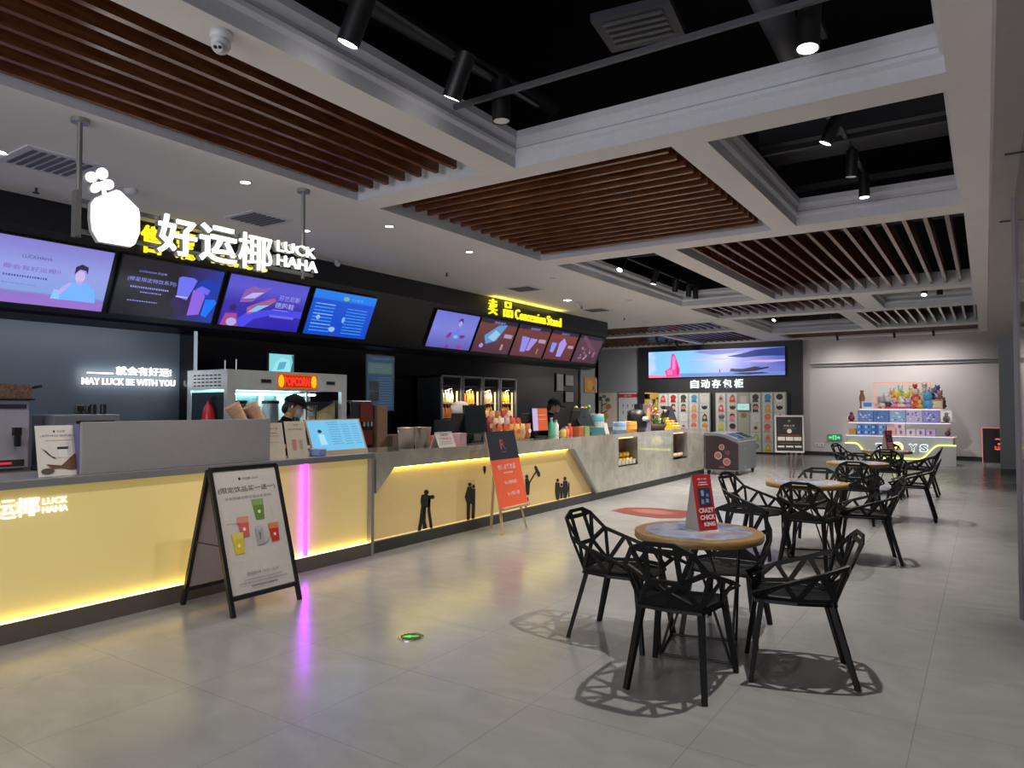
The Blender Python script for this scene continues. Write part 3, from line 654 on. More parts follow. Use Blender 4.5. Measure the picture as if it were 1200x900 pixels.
MB().box(.1, .5, .78, W-.1, .56, .8, emit('warmer_tube', (.72, .98, 1.), 16.)).build('lamp_tube', t)
mb = MB(); mb.M = face(.68, -.003, .85); RD = emit('red_sign', hx('ff3018'), 1.4); YD = emit('yellow_sign', hx('ffb020'), 1.1); OD = emit('orange_sign', hx('c86018'), .7)
mb.art(.62, .19, [('r', 0, 0, 1, 1, OD), ('r', .15, .12, .82, .88, emit('deep_red_sign', hx('a02818'), .9)), ('e', .09, .5, .07, .4, YD), ('e', .90, .5, .07, .4, YD), ('t', 'POPCORN', .48, .5, .6, RD, .62, .04)]); mb.build('sign', t)
for x in (.45, 1.45): MB().box(x, -.006, .92, x+.14, 0, .96, BLACK).build('header_slot', t)
def pot(m, x, y, z, r, h): m.lathe([(0, 0), (r, 0), (r, h), (r*1.05, h+.006), (r*.95, h), (r*.95, .01), (0, .01)], CHROME, (x, y, z), 20)
t = thing('steel_pot', 'shiny steel kettle inside the food warming cabinet', 'pot', (-7.4, 6.22, 1.02), 90); mb = MB(); pot(mb, 0, 0, .2, .15, .32); mb.build('bowl', t); MB().cyl((0, 0, .5), (0, 0, .72), .02, CHROME).box(-.12, -.02, .7, .12, .02, .72, STEEL).build('stirrer', t)
for k, (y, w) in enumerate(((5.15, .12), (5.4, .16), (5.85, .2))):
    t = thing('steel_canister', 'upright steel canister in the warming cabinet, %s from its left end' % ('first', 'second', 'third')[k], 'canister', (-7.65, y, 1.02), 90, 'canisters in the warming cabinet')
    MB().cyl((0, 0, 0), (0, 0, .55), w/2, STEEL).build('body', t); MB().cyl((0, 0, .55), (0, 0, .59), w/2+.01, BLACK).build('lid', t)
t = thing('hot_dog_poster', 'food photo panel at the right end inside the warming cabinet', 'poster', (-7.28, 6.30, 1.1), 90)
mb = MB(); mb.M = face(0, 0, 0); mb.art(.30, .5, [('r', -.6, 0, 1, 1, C_('20303a')), ('p', [(-.5, .1), (-.4, .6), (1, 1), (1, .3), (.4, .1)], C_('b0a078')), ('e', .0, .35, .35, .16, C_('a86050')), ('e', .4, .55, .4, .15, C_('c8c098'))]); mb.box(-.18, 0, -.01, .30, .5, 0, BLACK); mb.build('photo_panel', t)
t = thing('fire_extinguisher', 'red cylinder standing at the left end of the warming cabinet', 'fire extinguisher', (-7.32, 4.765, .9), 90); t.scale = (.85, .85, 1.3)
MB().lathe([(0, 0), (.075, 0), (.08, .03), (.08, .42), (.06, .48), (.025, .52), (.025, .55)], mat('extinguisher_red', hx('b01c28'), .3), n=20).build('cylinder', t); MB().box(-.03, -.1, .54, .03, .03, .58, BLACK).tube([(0, -.06, .55), (.09, -.03, .45), (.09, 0, .2)], .01, BLACK).build('valve', t)
for k, (y, dy) in enumerate(((4.27, .06), (4.45, .1))):
    t = thing('paper_cup_stack', 'leaning stack of tan paper cups behind the grey box, %s one' % ('left' if k == 0 else 'right'), 'cups', (-6.12, y, .95), 90, 'tan cup stacks')
    mb = MB(); TC = mat('tan_paper_cup', hx('c8a084'), .6)
    a = Vector((.12+dy, .0, .28)); b = Vector((-.04+dy*.6, .05, .60)); 
    mb.cyl(a, b, .055, TC, r2=.07, n=20); mb.build('sleeve', t)
    mb = MB(); d = (b-a).normalized()
    for j in range(3): mb.cyl(b-d*(.012+.03*j), b-d*(.03*j), .075, TC, n=20)
    mb.build('cup_rim', t); MB().bar((0, .02, 0), a, .08, .05, BLACK).build('holder', t)
t = thing('small_monitor', 'small bright cyan screen on top of the warming cabinet', 'screen', (-7.45, 5.86, 1.96), 90)
mb = MB(); mb.box(-.2, 0, 0, .2, .03, .25, BLACK); mb.build('casing', t); mb = MB(); mb.M = face(-.19, -.001, .01); mb.art(.38, .23, [('r', 0, 0, 1, 1, E_('7cc8d0', 1)), ('p', [(.1, 0), (.25, .5), (.5, .85), (.8, .7), (.9, 0)], E_('90d8e0', 1)), ('p', [(.3, .1), (.4, .55), (.7, .6), (.6, .2)], E_('5aa0b8', 1)), ('p', [(.84, 0), (.95, .6), (.9, .95), (1, 1), (1, 0)], E_('38606c', 1))]); mb.build('display', t)
for x in (-7.3, -7.36):
    pass
t = thing('kitchen_tool', 'thin steel tongs standing on top of the warming cabinet', 'tongs', (-7.4, 5.12, 1.96), 90); MB().tube([(-.1, 0, 0), (-.1, 0, .12)], .008, STEEL).tube([(.05, 0, 0), (.05, 0, .14)], .008, CHROME).box(-.14, -.03, 0, .1, .03, .012, STEEL).build('prongs', t)
# cola dispenser
t = thing('cola_dispenser', 'dark red and black drinks tower right of the warming cabinet', 'machine', (-7.15, 6.95, .9), 90)
MB().box(-.18, 0, 0, .22, .4, .72, mat('dispenser_black', hx('26262a'), .3)).cyl((-.18, .12, .6), (.22, .12, .6), .12, mat('dispenser_black', hx('26262a'), .3)).build('body', t, bevel=.02)
MB().box(-.02, -.02, .42, .21, 0, .68, mat('dark_red_print', hx('5a2420'), .35)).box(-.02, -.02, .1, .21, 0, .3, mat('dark_red_print', hx('5a2420'), .35)).build('front_panel', t)
for k in range(3): MB().cyl((.02+.07*k, -.05, .36), (.02+.07*k, -.05, .42), .015, ALU).build('nozzle', t)
# carton, posters on dark wall
tag(MB().box(-7.4, 7.22, .9, -7.1, 7.42, 1.55, mat('cardboard', hx('6e5442'), .7)).build('cardboard_box'), 'tall brown carton beside the cola tower, below the blue wall poster', 'box')
tag(MB().box(-7.4, 7.42, .9, -7.0, 7.95, 1.12, mat('cardboard_dark', hx('5a4a3e'), .7)).build('cardboard_box'), 'low brown carton behind the steel buckets', 'box')
t = thing('wall_poster', 'tall dark blue price poster on the black wall', 'poster', (-8.29, 8.5, 1.45), 90)
PB = emit('dim_blue_poster', hx('33465c'), .8); PL = emit('dim_blue_lines', hx('5a7488'), .8); PG = emit('dim_green_box', hx('4a6058'), .8)
it = [('r', .03, .02, .97, .98, PB), ('t', '价目公示表', .5, .93, .035, PL, .6), ('r', .06, .66, .92, .86, PG)]
for k in range(12): it += [('l', .4, .6-k*.045, .9, .012, PL)]
for k in range(4): it.append(('l', .1, .82-k*.04, .85, .015, PL))
mb = MB(); mb.M = face(-.33, 0, 0); mb.box(0, 0, -.02, .66, .93, 0, ALU); mb.build('frame', t); mb = MB(); mb.M = face(-.33, 0, 0); mb.art(.66, .93, it); mb.build('printed_sheet', t)
for k, z in enumerate((1.62, 1.79)):
    t = thing('paper_notice', 'small pale notice taped on the blue wall poster, %s one' % ('lower' if k == 0 else 'upper'), 'notice', (-8.27, 8.33, z), 90)
    mb = MB(); mb.M = face(-.11, 0, 0); mb.art(.22, .15, [('r', 0, 0, 1, 1, mat('dim_paper', hx('9aa0a4'), .6)), ('l', .1, .8, .9, .05, GREY), ('l', .1, .6, .9, .05, GREY), ('l', .1, .4, .9, .05, GREY)]); mb.box(0, 0, -.003, .22, .15, 0, PAPER); mb.build('sheet', t)

# fridges with bottles
FD = [9.35, 9.95, 10.56, 11.12, 11.70]
bott = {}
def bottle_mesh(kind):
    if kind in bott: return bott[kind]
    body, capc = {'water': ('c8b8a0', '8a7a70'), 'orange': ('d88830', 'b06820'), 'amber': ('c87838', 'e0c8a8'), 'clear': ('9aa8a8', 'c0d0d8'), 'pink': ('c89880', 'b04838'), 'gold': ('e0a030', 'd07820')}[kind]
    t = thing('drink_bottle', '', 'bottle', (0, 0, 0), 90)
    MB().lathe([(0, 0), (.034, 0), (.036, .02), (.036, .14), (.014, .19), (.014, .205), (0, .205)], mat('drink_'+kind, hx(body), .25), n=10).build('bottle_body', t)
    MB().cyl((0, 0, .205), (0, 0, .228), .016, C_(capc), n=8).build('cap', t)
    bott[kind] = [t, False]; return bott[kind]
def put_bottle(kind, x, y, z, label, group, sc=1.0):
    b = bottle_mesh(kind)
    if not b[1]: b[1] = True; o = b[0]; o.location = (x, y, z); o['label'] = label; o['group'] = group
    else: o = dup(b[0], (x, y, z), 90, label, group)
    o.scale = (sc, sc, sc)
    return o
names = ['first', 'second', 'third', 'fourth']
kinds = [['clear', 'amber', 'water'], ['clear', 'amber', 'orange'], ['orange', 'gold', 'pink'], ['gold', 'orange', 'gold']]
for k in range(4):
    a, b = FD[k]+.01, FD[k+1]-.01; w = b-a
    t = thing('display_fridge', 'glass door drinks fridge, %s from the left of the row of four' % names[k], 'fridge', (-7.70, a, 0), 90, 'row of drinks fridges')
    FB = mat('fridge_black', hx('1a1a1e'), .4); FR = mat('fridge_frame_grey', hx('8a8c90'), .3, metal=.6)
    MB().box(0, .03, 0, .02, .58, 2.07, FB).box(w-.02, .03, 0, w, .58, 2.07, FB).box(0, .03, 2.03, w, .58, 2.07, FB).box(0, .55, 0, w, .58, 2.07, FB).box(0, .03, 0, w, .58, .25, FB).box(.02, .05, 1.88, w-.02, .53, 1.9, mat('fridge_header', hx('5a2020' if k > 1 else '22222c'), .4)).build('cabinet', t)
    d = MB().box(0, 0, .25, .035, .03, 2.07, FR).box(w-.035, 0, .25, w, .03, 2.07, FR).box(0, 0, 2.045, w, .03, 2.07, FR).box(0, 0, .25, w, .03, .29, FR).build('door', t)
    MB().box(.035, .012, .29, w-.035, .016, 2.045, GLASS).build('glass', d)
    MB().box(w-.06, -.03, .9, w-.045, 0, 1.3, CHROME).build('handle', d)
    MB().box(w-.075, .06, .9, w-.055, .09, 1.80, emit('fridge_tube', (1, .86, .5), 22. if k in (1, 3) else .8)).build('lamp_tube', t)
    for z in (.80, 1.07, 1.34, 1.59):
        MB().box(.02, .06, z-.012, w-.02, .52, z, mat('shelf_wire', hx('a8a090'), .4)).build('shelf', t)
    for j, z in enumerate((1.07, 1.34, 1.59)):
        kd = kinds[k][j]
        for i in range(5):
            put_bottle(kd, -7.82, a+.08+i*(w-.2)/4.4, z, '%s drink bottle, %s from the left, on the %s shelf of the %s fridge' % ({'clear': 'clear', 'amber': 'amber', 'water': 'cream', 'orange': 'orange', 'gold': 'golden', 'pink': 'pinkish'}[kd], ('first', 'second', 'third', 'fourth', 'fifth')[i], ('bottom', 'middle', 'top')[j], names[k]), 'bottles on the %s shelf of the %s fridge' % (('bottom', 'middle', 'top')[j], names[k]), 1.0)
    for j, z in enumerate((1.60,)):
        if k in (0, 1, 2, 3):
            for i in range(5): pass
for k in range(4): lamp('AREA', (-7.76, (FD[k]+FD[k+1])/2, 1.86), 5, (1, .88, .62), target=(-7.95, (FD[k]+FD[k+1])/2, 1.2), sx=.03, sy=.4, name='fridge_fill')  # area light added inside each fridge so the bottles are not dark
# certificates, orange poster
for k, (y0, z0, y1, z1) in enumerate(((14.22, 1.87, 14.56, 2.30), (14.64, 2.0, 15.05, 2.29), (14.64, 1.61, 15.05, 1.89))):
    t = thing('framed_certificate', ('tall framed certificate left of the other two on the dark wall', 'upper right framed certificate on the dark wall', 'lower right framed certificate on the dark wall')[k], 'framed certificate', (-8.29, (y0+y1)/2, z0), 90)
    w = y1-y0; h = z1-z0; MB().box(-w/2, -.02, 0, w/2, 0, h, BLACK).build('frame', t)
    mb = MB(); mb.M = face(-w/2+.025, -.021, .025); mb.art(w-.05, h-.05, [('r', 0, 0, 1, 1, mat('certificate_paper', hx('a8a6a2'), .5)), ('l', .2, .8, .8, .04, GREY)]+[('l', .1, .65-.12*q, .9, .02, GREY) for q in range(5)]); mb.build('sheet', t)
t = thing('wall_poster', 'orange poster on the grey wall end beyond the certificates', 'poster', (-8.25, 15.88, 1.87), 90)
mb = MB(); mb.M = face(-.34, -.01, 0); mb.box(0, 0, -.008, .68, .38, 0, GREYW); mb.build('backing', t); mb = MB(); mb.M = face(-.34, -.01, 0); mb.art(.68, .38, [('r', 0, 0, .85, 1, C_('c88830')), ('e', .45, .5, .25, .3, C_('d8a040')), ('e', .7, .3, .08, .15, C_('6a6030')), ('r', .87, 0, 1, 1, C_('b0a898'))]); mb.build('printed_sheet', t)
# things on the concession counter
for k, y in enumerate((6.17, 6.45)):
    t = thing('steel_bucket', 'polished steel bucket on the stone counter, %s of the pair' % ('left' if k == 0 else 'right'), 'bucket', (-5.6, y, 1.055), 90, 'pair of steel buckets')
    mb = MB(); mb.lathe([(0, 0), (.085, 0), (.105, .23), (.112, .235), (.1, .235), (.08, .01), (0, .01)], mat('bucket_steel', hx('a89f98'), .3, metal=.85), n=24); mb.build('pail', t)
    for s in (-1, 1): MB().tube([(s*.105, 0, .2), (s*.14, 0, .21), (s*.14, 0, .18), (s*.105, 0, .17)], .006, CHROME, n=6).build('handle', t)
tag(MB().box(-5.85, 6.72, 1.055, -5.65, 6.95, 1.17, mat('red_orange_pack', hx('c8502c'), .5)).build('snack_box', bevel=.01), 'low red orange snack box beside the steel buckets', 'box')
t = thing('tent_card', 'white folded tent card with red and grey lines on the stone counter', 'sign', (-5.42, 6.62, 1.055), 90)
mb = MB(); mb.M = face(0, -.07, 0, tilt=22); mb.box(-.16, 0, -.004, .16, .19, 0, PAPER); mb.M = mb.M @ Matrix.Translation((-.16, 0, 0)); mb.art(.32, .19, [('t', '温馨提示', .5, .8, .14, INK, .5), ('t', '外带食品', .5, .55, .16, REDM, .7), ('l', .15, .35, .85, .05, GREY), ('l', .15, .2, .85, .05, GREY)]); mb.build('front_leaf', t)
mb = MB(); mb.M = Matrix.Rotation(PI, 4, 'Z') @ face(0, -.07, 0, tilt=22); mb.box(-.16, 0, -.004, .16, .19, 0, PAPER); mb.build('rear_leaf', t)
def pos(label, y, x, w, h, items, a=90, lean=12, z=1.055, up=.14):
    t = thing('cash_register', label, 'cash register', (x, y, z), a, 'tills on the concession counter')
    MB().box(-.13, .0, 0, .13, .24, .025, BLACK).bar((0, .14, .02), (0, .08, up+h*.5), .07, .05, BLACK).build('stand', t)
    mb = MB(); mb.M = face(0, 0, up, tilt=lean); mb.box(-w/2, 0, -.03, w/2, h, 0, BLACK); mb.build('screen_casing', t)
    mb = MB(); mb.M = face(0, 0, up, tilt=lean) @ Matrix.Translation((-w/2+.012, .012, 0)); mb.art(w-.024, h-.024, items, z=.001); mb.build('display', t)
    mb = MB(); mb.M = Matrix.Translation((-.32, .12, up-.02)) @ Matrix.Rotation(PI, 4, 'Z') @ face(0, 0, 0, tilt=10); mb.box(-.15, 0, -.03, .15, .3, 0, BLACK); mb.build('staff_screen', t)
    MB().box(-.42, .05, 0, -.22, .2, .12, BLACK).build('receipt_printer', t)
    return t
OFFS = mat('blank_screen', hx('22282c'), .15)
pos('till with a blank dark customer screen, first from the left', 7.56, -5.6, .46, .38, [('r', 0, 0, 1, 1, OFFS)], lean=8, up=.12)
pos('till with a lavender and orange customer screen', 9.24, -5.65, .45, .36, [('r', 0, 0, .34, 1, E_('b8a8d0', .9)), ('r', .34, 0, 1, 1, E_('c05830', .9)), ('l', .4, .7, .9, .03, E_('e8b090', .9)), ('l', .4, .5, .9, .03, E_('e8b090', .9))], lean=4, up=.1)
pos('till with a tilted black screen, third from the left', 10.72, -5.62, .52, .34, [('r', 0, 0, 1, 1, OFFS)], lean=24, up=.14)
pos('till with a tilted grey screen at the far end, beside the yellow box', 14.42, -5.5, .42, .38, [('r', 0, 0, 1, 1, mat('grey_blank_screen', hx('44424a'), .2))], lean=20, up=.12)
t = thing('popcorn_bucket', 'white paper popcorn bucket behind the first till', 'bucket', (-6.12, 7.85, 1.35), 90)
MB().lathe([(0, 0), (.09, 0), (.14, .2), (.13, .2), (.08, .01)], PAPER, n=16).build('tub', t); MB().ball((0, 0, .2), .12, CREAM, sc=(1, 1, .5)).build('popcorn', t)
tag(MB().box(-6.30, 7.5, 0, -6.0, 8.05, 1.35, BLACK).build('equipment_box'), 'black equipment box behind the first till', 'box')
# snack packs
SC = ['c85a3a', 'e0c090', 'd8b070', 'c04838', 'e8d8c0', 'b86838', 'e09040', 'd0a0a0', 'a83848', 'e8b060']
def pack_mesh(m, w=.12, h=.17, d=.05):
    vs = []; fs = []
    nx, nz = 4, 4
    for side in (-1, 1):
        for j in range(nz+1):
            for i in range(nx+1):
                u = i/nx*2-1; v = j/nz*2-1
                th = side*d/2*max(0, (1-u*u))**.5*max(0, (1-v*v))**.4
                vs.append((u*w/2, th, h/2+v*h/2))
    o = (nx+1)*(nz+1)
    for j in range(nz):
        for i in range(nx):
            a = j*(nx+1)+i; fs.append((a, a+1, a+nx+2, a+nx+1)); fs.append((o+a, o+a+nx+1, o+a+nx+2, o+a+1))
    return vs, fs
k = 0
for row, (x, z) in enumerate(((-5.55, 1.055), (-5.72, 1.14), (-5.88, 1.24))):
    t = thing('snack_rack', '%s step of the snack display between the first two tills' % ('front', 'middle', 'back')[row], 'display rack', (x, 8.35, 1.055), 90)
    MB().box(-.42, -.06, 0, .42, .06, max(.008, z-1.055), ALU).build('step', t)
    for i in range(6):
        c = SC[(k*3) % 10]; k += 1; y = 7.99+i*.145
        o = MB(); vs, fs = pack_mesh(None, .15, .23, .06); o.M = Matrix.Rotation(R(90), 4, 'Z'); o.add(vs, fs, C_(c), True); o.M = Matrix.Rotation(R(90), 4, 'Z') @ face(-.04, -.033, .09); o.art(.08, .07, [('e', .5, .5, .5, .5, C_(SC[(k*7+2) % 10]))])
        ob = o.build('snack_packet', loc=(x, y, z+.002)); tag(ob, 'shiny snack packet, %s from the left on the %s step of the snack display' % (('first', 'second', 'third', 'fourth', 'fifth', 'sixth')[i], ('front', 'middle', 'back')[row]), 'snack packet', 'snack packets between the first two tills')
tag(MB().box(-5.6, 6.98, 1.055, -5.45, 7.12, 1.2, mat('pink_floral_card', hx('c8a0a8'), .5)).build('card_box', bevel=.004), 'small pink patterned card box just left of the easel board, by the first till', 'box')
for k, (y, x, c, cap, h) in enumerate(((9.72, -5.75, '50a080', 'd8d0c0', .30), (9.95, -5.8, 'c8d8d0', '70a8a8', .26), (10.05, -5.6, 'c04830', 'e0a060', .2), (9.85, -5.55, 'd87040', 'c8c0a0', .16), (9.66, -5.5, 'c8b060', '506848', .15))):
    t = thing('sauce_bottle', ('tall green bottle', 'tall pale bottle', 'red bottle', 'squat orange jar', 'squat yellow jar')[k]+' between the second and third tills', 'bottle', (x, y, 1.055), 90, 'bottles between the tills')
    MB().lathe([(0, 0), (.045, 0), (.048, .02), (.048, h*.7), (.02, h*.85), (.02, h*.9), (0, h*.9)], C_(c), n=14).build('bottle_body', t); MB().cyl((0, 0, h*.9), (0, 0, h), .024, C_(cap), n=12).build('cap', t)
for k, (y, c) in enumerate(((10.15, 'b05a30'), (10.36, '8aa060'))):
    tag(MB().box(-5.62, y, 1.055, -5.48, y+.16, 1.2, C_(c)).build('snack_box', bevel=.004), ('orange brown' if k == 0 else 'green')+' snack carton beside the third till', 'box')
# far end of the counter
def simple(name, label, cat, mb, bevel=0, **k): o = mb.build(name, bevel=bevel); return tag(o, label, cat, **k)
t = thing('price_card', 'small white card on a leaning holder beside the blue jar', 'card', (-5.36, 10.95, 1.055), 90); mb = MB(); mb.M = face(0, 0, 0, tilt=15); mb.box(-.07, 0, -.006, .07, .2, 0, PAPER); mb.build('card', t); MB().box(-.05, 0, 0, .05, .08, .01, ALU).build('foot', t)
for k, (y, x, c, c2, r) in enumerate(((11.55, -5.42, '78a8d8', 'd8e0e8', .12), (12.0, -5.42, 'e89030', 'f0c060', .12), (11.45, -5.85, '58a0b0', 'c8d8d8', .16))):
    t = thing('candy_jar', ('blue lidded candy jar', 'orange lidded candy jar', 'larger teal and white tub behind the jars')[k]+' near the far end of the counter', 'jar', (x, y, 1.055), 90)
    h = (.20, .20, .34)[k]; MB().lathe([(0, 0), (r, 0), (r, h*.85), (r*.9, h*.9)], C_(c), n=18).build('jar_body', t); MB().cyl((0, 0, h*.88), (0, 0, h), r*.95, C_(c2), n=18).build('lid', t)
    MB().cyl((0, 0, h*.3), (0, 0, h*.6), r+.002, C_(c2), n=18, cap=False).build('label_band', t)
t = thing('flower_arrangement', 'yellow and green flower bunch behind the candy jars', 'flowers', (-6.0, 11.25, 1.055), 90)
MB().lathe([(0, 0), (.08, 0), (.11, .2), (.1, .2), (.07, .01)], PAPER, n=14).build('vase', t)
mb = MB()
for k in range(26):
    a = random.uniform(0, 2*PI); r = random.uniform(0, .2); z = random.uniform(.22, .46); mb.ball((r*math.cos(a), r*math.sin(a), z), random.uniform(.03, .05), C_(random.choice(['d8c030', 'e0a030', '4a8040', '6a9a50', 'e8d060'])), n=6)
mb.build('blooms', t)
t = thing('rice_cooker', 'black rounded cooker with a white dome front on the far counter', 'machine', (-5.55, 12.6, 1.055), 90)
MB().lathe([(0, 0), (.16, 0), (.19, .1), (.19, .3), (.15, .4), (0, .43)], BLACK, n=20).build('body', t); MB().ball((0, -.13, .24), .12, PAPER, sc=(1, .7, .6)).build('white_dome', t); MB().box(-.04, -.08, .4, .1, .04, .52, BLACK).build('top_handle', t)
t = thing('vending_tower', 'narrow grey violet column with an orange picture on the far counter', 'display', (-5.5, 13.02, 1.055), 90)
MB().box(-.12, 0, 0, .14, .2, .52, mat('violet_grey', hx('7a7280'), .4)).build('column', t, bevel=.005); mb = MB(); mb.M = face(-.1, -.002, .16); mb.art(.22, .34, [('r', 0, 0, 1, 1, C_('8a5a50')), ('e', .5, .5, .4, .35, C_('d0a050')), ('r', .1, 0, .9, .1, C_('5a3a70'))]); mb.build('picture', t)
t = thing('plant_basket', 'basket of green plants and flowers on the far counter', 'plant', (-5.6, 13.55, 1.055), 90)
MB().lathe([(0, 0), (.2, 0), (.26, .12), (.24, .12), (.18, .01)], mat('wicker', hx('4a3a2a'), .7), n=16).build('basket', t)
mb = MB()
for k in range(60):
    a = random.uniform(0, 2*PI); r = random.uniform(0, .26); z = .12+random.uniform(0, .14); p = Vector((r*math.cos(a), r*math.sin(a), z)); q = p+Vector((random.uniform(-.08, .08), random.uniform(-.08, .08), random.uniform(.03, .10)))
    mb.bar(p, q, .035, .004, C_(random.choice(['4a7a30', '6a9a40', '2f5a28', 'a0b050'])), w2=.006)
mb.build('leaves', t)
mb = MB()
for k in range(9):
    a = random.uniform(0, 2*PI); r = random.uniform(.03, .24); z = random.uniform(.28, .42); mb.ball((r*math.cos(a), r*math.sin(a), z), .035, C_(random.choice(['e0d040', 'f0f0e0', 'c83858', 'e8a0b0'])), n=8); mb.cyl((r*math.cos(a), r*math.sin(a), .12), (r*math.cos(a), r*math.sin(a), z), .005, C_('3a6a28'), n=5)
mb.build('flowers', t)
t = thing('display_arch', 'golden wooden display arch on the far counter in front of the lockers', 'display', (-5.85, 14.15, 1.055), 90)
GO = mat('golden_board', hx('a88a30'), .5); MB().box(-.3, 0, 0, -.2, .08, .74, GO).box(.14, 0, 0, .26, .08, .66, GO).box(-.3, 0, .62, .26, .08, .76, GO).build('arch', t, bevel=.004)
t = thing('snack_tray', 'sloping yellow snack box at the far end of the counter', 'box', (-5.36, 14.2, 1.055), 90)
mb = MB(); prof = [(0, 0), (.26, 0), (.26, .24), (0, .06)]
YB = mat('yellow_carton', hx('d8b838'), .5); vs = [(x, y, z) for x in (-.2, .2) for y, z in prof]; mb.add(vs, [(0, 1, 2, 3), (7, 6, 5, 4), (0, 4, 5, 1), (1, 5, 6, 2), (2, 6, 7, 3), (3, 7, 4, 0)], YB); mb.build('carton', t)
mb = MB(); 
for i in range(5):
    for j in range(3): mb.ball((-.15+i*.075, .05+j*.075, .11+j*.052), .028, C_(('e8a030', 'e8d870', 'd87030')[(i+j) % 3]), n=8)
mb.build('sweets', t)['kind'] = 'stuff'
# niche contents
for k in range(10):
    y = Y1+5.95+(k % 5)*.15; z = .5+(k//5)*.1
    mb = MB(); vs, fs = pack_mesh(None, .13, .11, .06); mb.M = Matrix.Rotation(R(90), 4, 'Z'); mb.add(vs, fs, C_('d8a838' if k % 3 else 'e8c868'), True)
    tag(mb.build('snack_packet', loc=(-5.38-(k//5)*.07, y, z+.0)), 'yellow snack packet in the left counter niche, %s row, %s from the left' % ('lower' if k < 5 else 'upper', ('first', 'second', 'third', 'fourth', 'fifth')[k % 5]), 'snack packet', 'yellow packets in the left niche, %s row' % ('lower' if k < 5 else 'upper'))
for k in range(5): tag(MB().box(-5.33, Y1+5.9+k*.15, .5, -5.32, Y1+6.02+k*.15, .58, PAPER).build('price_label'), 'white price label on the left niche ledge, %s from the left' % ('first', 'second', 'third', 'fourth', 'fifth')[k], 'price label', 'price labels in the left niche')
for k in range(6):
    mb = MB(); vs, fs = pack_mesh(None, .12, .1, .05); mb.M = Matrix.Rotation(R(90), 4, 'Z'); mb.add(vs, fs, C_('d8b0a0' if k % 2 else 'e8d0b0'), True)
    tag(mb.build('snack_packet', loc=(-5.38, Y1+8.52+k*.12, .46)), 'pale snack packet in the right counter niche, %s from the left' % ('first', 'second', 'third', 'fourth', 'fifth', 'sixth')[k], 'snack packet', 'pale packets in the right niche')

# ------------------------------------------------------------------ A-frame poster stand
t = thing('a_frame_sign', 'white drinks poster in a black A-frame stand on the floor before the yellow counter', 'sign', (-4.9, 3.5, 0), 90)
hh = 1.06; W = .60
front = lambda s: ((s*W/2, -.32, 0), (s*W/2, 0, hh))
mb = MB()
for s in (-1, 1): mb.bar((s*W/2, -.32, 0), (s*W/2, 0, hh), .03, .03, BLACK)
mb.bar((-W/2, 0, hh), (W/2, 0, hh), .03, .03, BLACK).bar((-W/2, -.28, .125), (W/2, -.28, .125), .03, .03, BLACK); mb.build('front_frame', t)
mb = MB()
for s in (-1, 1): mb.bar((s*W/2, .32, 0), (s*W/2, .01, hh), .03, .03, BLACK)
mb.bar((-W/2, .28, .125), (W/2, .28, .125), .03, .03, BLACK).bar((-.3, .16, .5), (-.3, -.16, .5), .008, .008, BLACK); mb.build('rear_frame', t)
tl = math.degrees(math.atan(.32/hh)); LL = math.hypot(.32, hh)
M0 = face(0, -.32, 0, tilt=tl) @ Matrix.Translation((-W/2+.015, .15, 0))
pw, ph = W-.03, LL-.17
mb = MB(); mb.M = M0; mb.box(0, 0, -.006, pw, ph, 0, PAPER)
def cup(x, y, s, col, top, lean=0):
    return [('p', [(x-.05*s+lean, y), (x-.07*s, y+.13*s), (x+.07*s, y+.13*s), (x+.05*s+lean, y)], C_(col)), ('p', [(x-.062*s, y+.09*s), (x-.07*s, y+.13*s), (x+.07*s, y+.13*s), (x+.062*s, y+.09*s)], C_(top)), ('e', x+lean*.5, y+.05*s, .018*s, .011*s, C_('f0e8d0'))]
mb.build('poster_board', t)
mb = MB(); mb.M = M0
mb.art(pw, ph, [('t', '好运椰 LUCK', .57, .925, .022, INK, .26), ('e', .40, .925, .02, .013, INK), ('t', '(限定饮品买一送一)', .5, .835, .055, INK, .90), ('t', '所有限藏热带饮等你来复刻!', .5, .765, .026, GREY, .74)]
    +cup(.62, .565, 1.35, '6a8a3a', '8aa860')+cup(.34, .44, 1.3, 'd86058', 'e09080')+cup(.22, .315, 1.3, 'd8c030', 'e0cc60')+cup(.80, .365, 1.2, 'c83028', 'd88848')
    +[('r', .50, .36, .62, .50, C_('a8a8ac')), ('e', .56, .50, .06, .016, C_('bcbcc0')), ('t', '?', .56, .43, .06, C_('5a5a64'), None, .02), ('p', [(.62, .36), (.62, .42), (.70, .40)], C_('bcb8b4')),
      ('l', .08, .56, .3, .008, GREY), ('l', .06, .25, .4, .004, C_('c0b8b0')), ('t', '活动时间 12.21-12.31', .5, .145, .026, INK, .5), ('l', .2, .10, .8, .010, GREY), ('l', .12, .075, .88, .008, GREY), ('l', .3, .045, .7, .012, INK)]
    +[('r', .80, .66-k*.018, .812, .652-k*.018+.012, GREY) for k in range(9)]+[('r', .95, .50-k*.018, .962, .492-k*.018+.012, GREY) for k in range(7)]); mb.build('poster_print', t)
mb = MB(); mb.M = Matrix.Rotation(PI, 4, 'Z') @ face(0, -.32, 0, tilt=tl-.6) @ Matrix.Translation((-W/2+.015, .15, 0)); mb.box(0, 0, -.006, pw, ph, 0, mat('board_back', hx('b8aca8'), .6)); mb.build('rear_board', t)

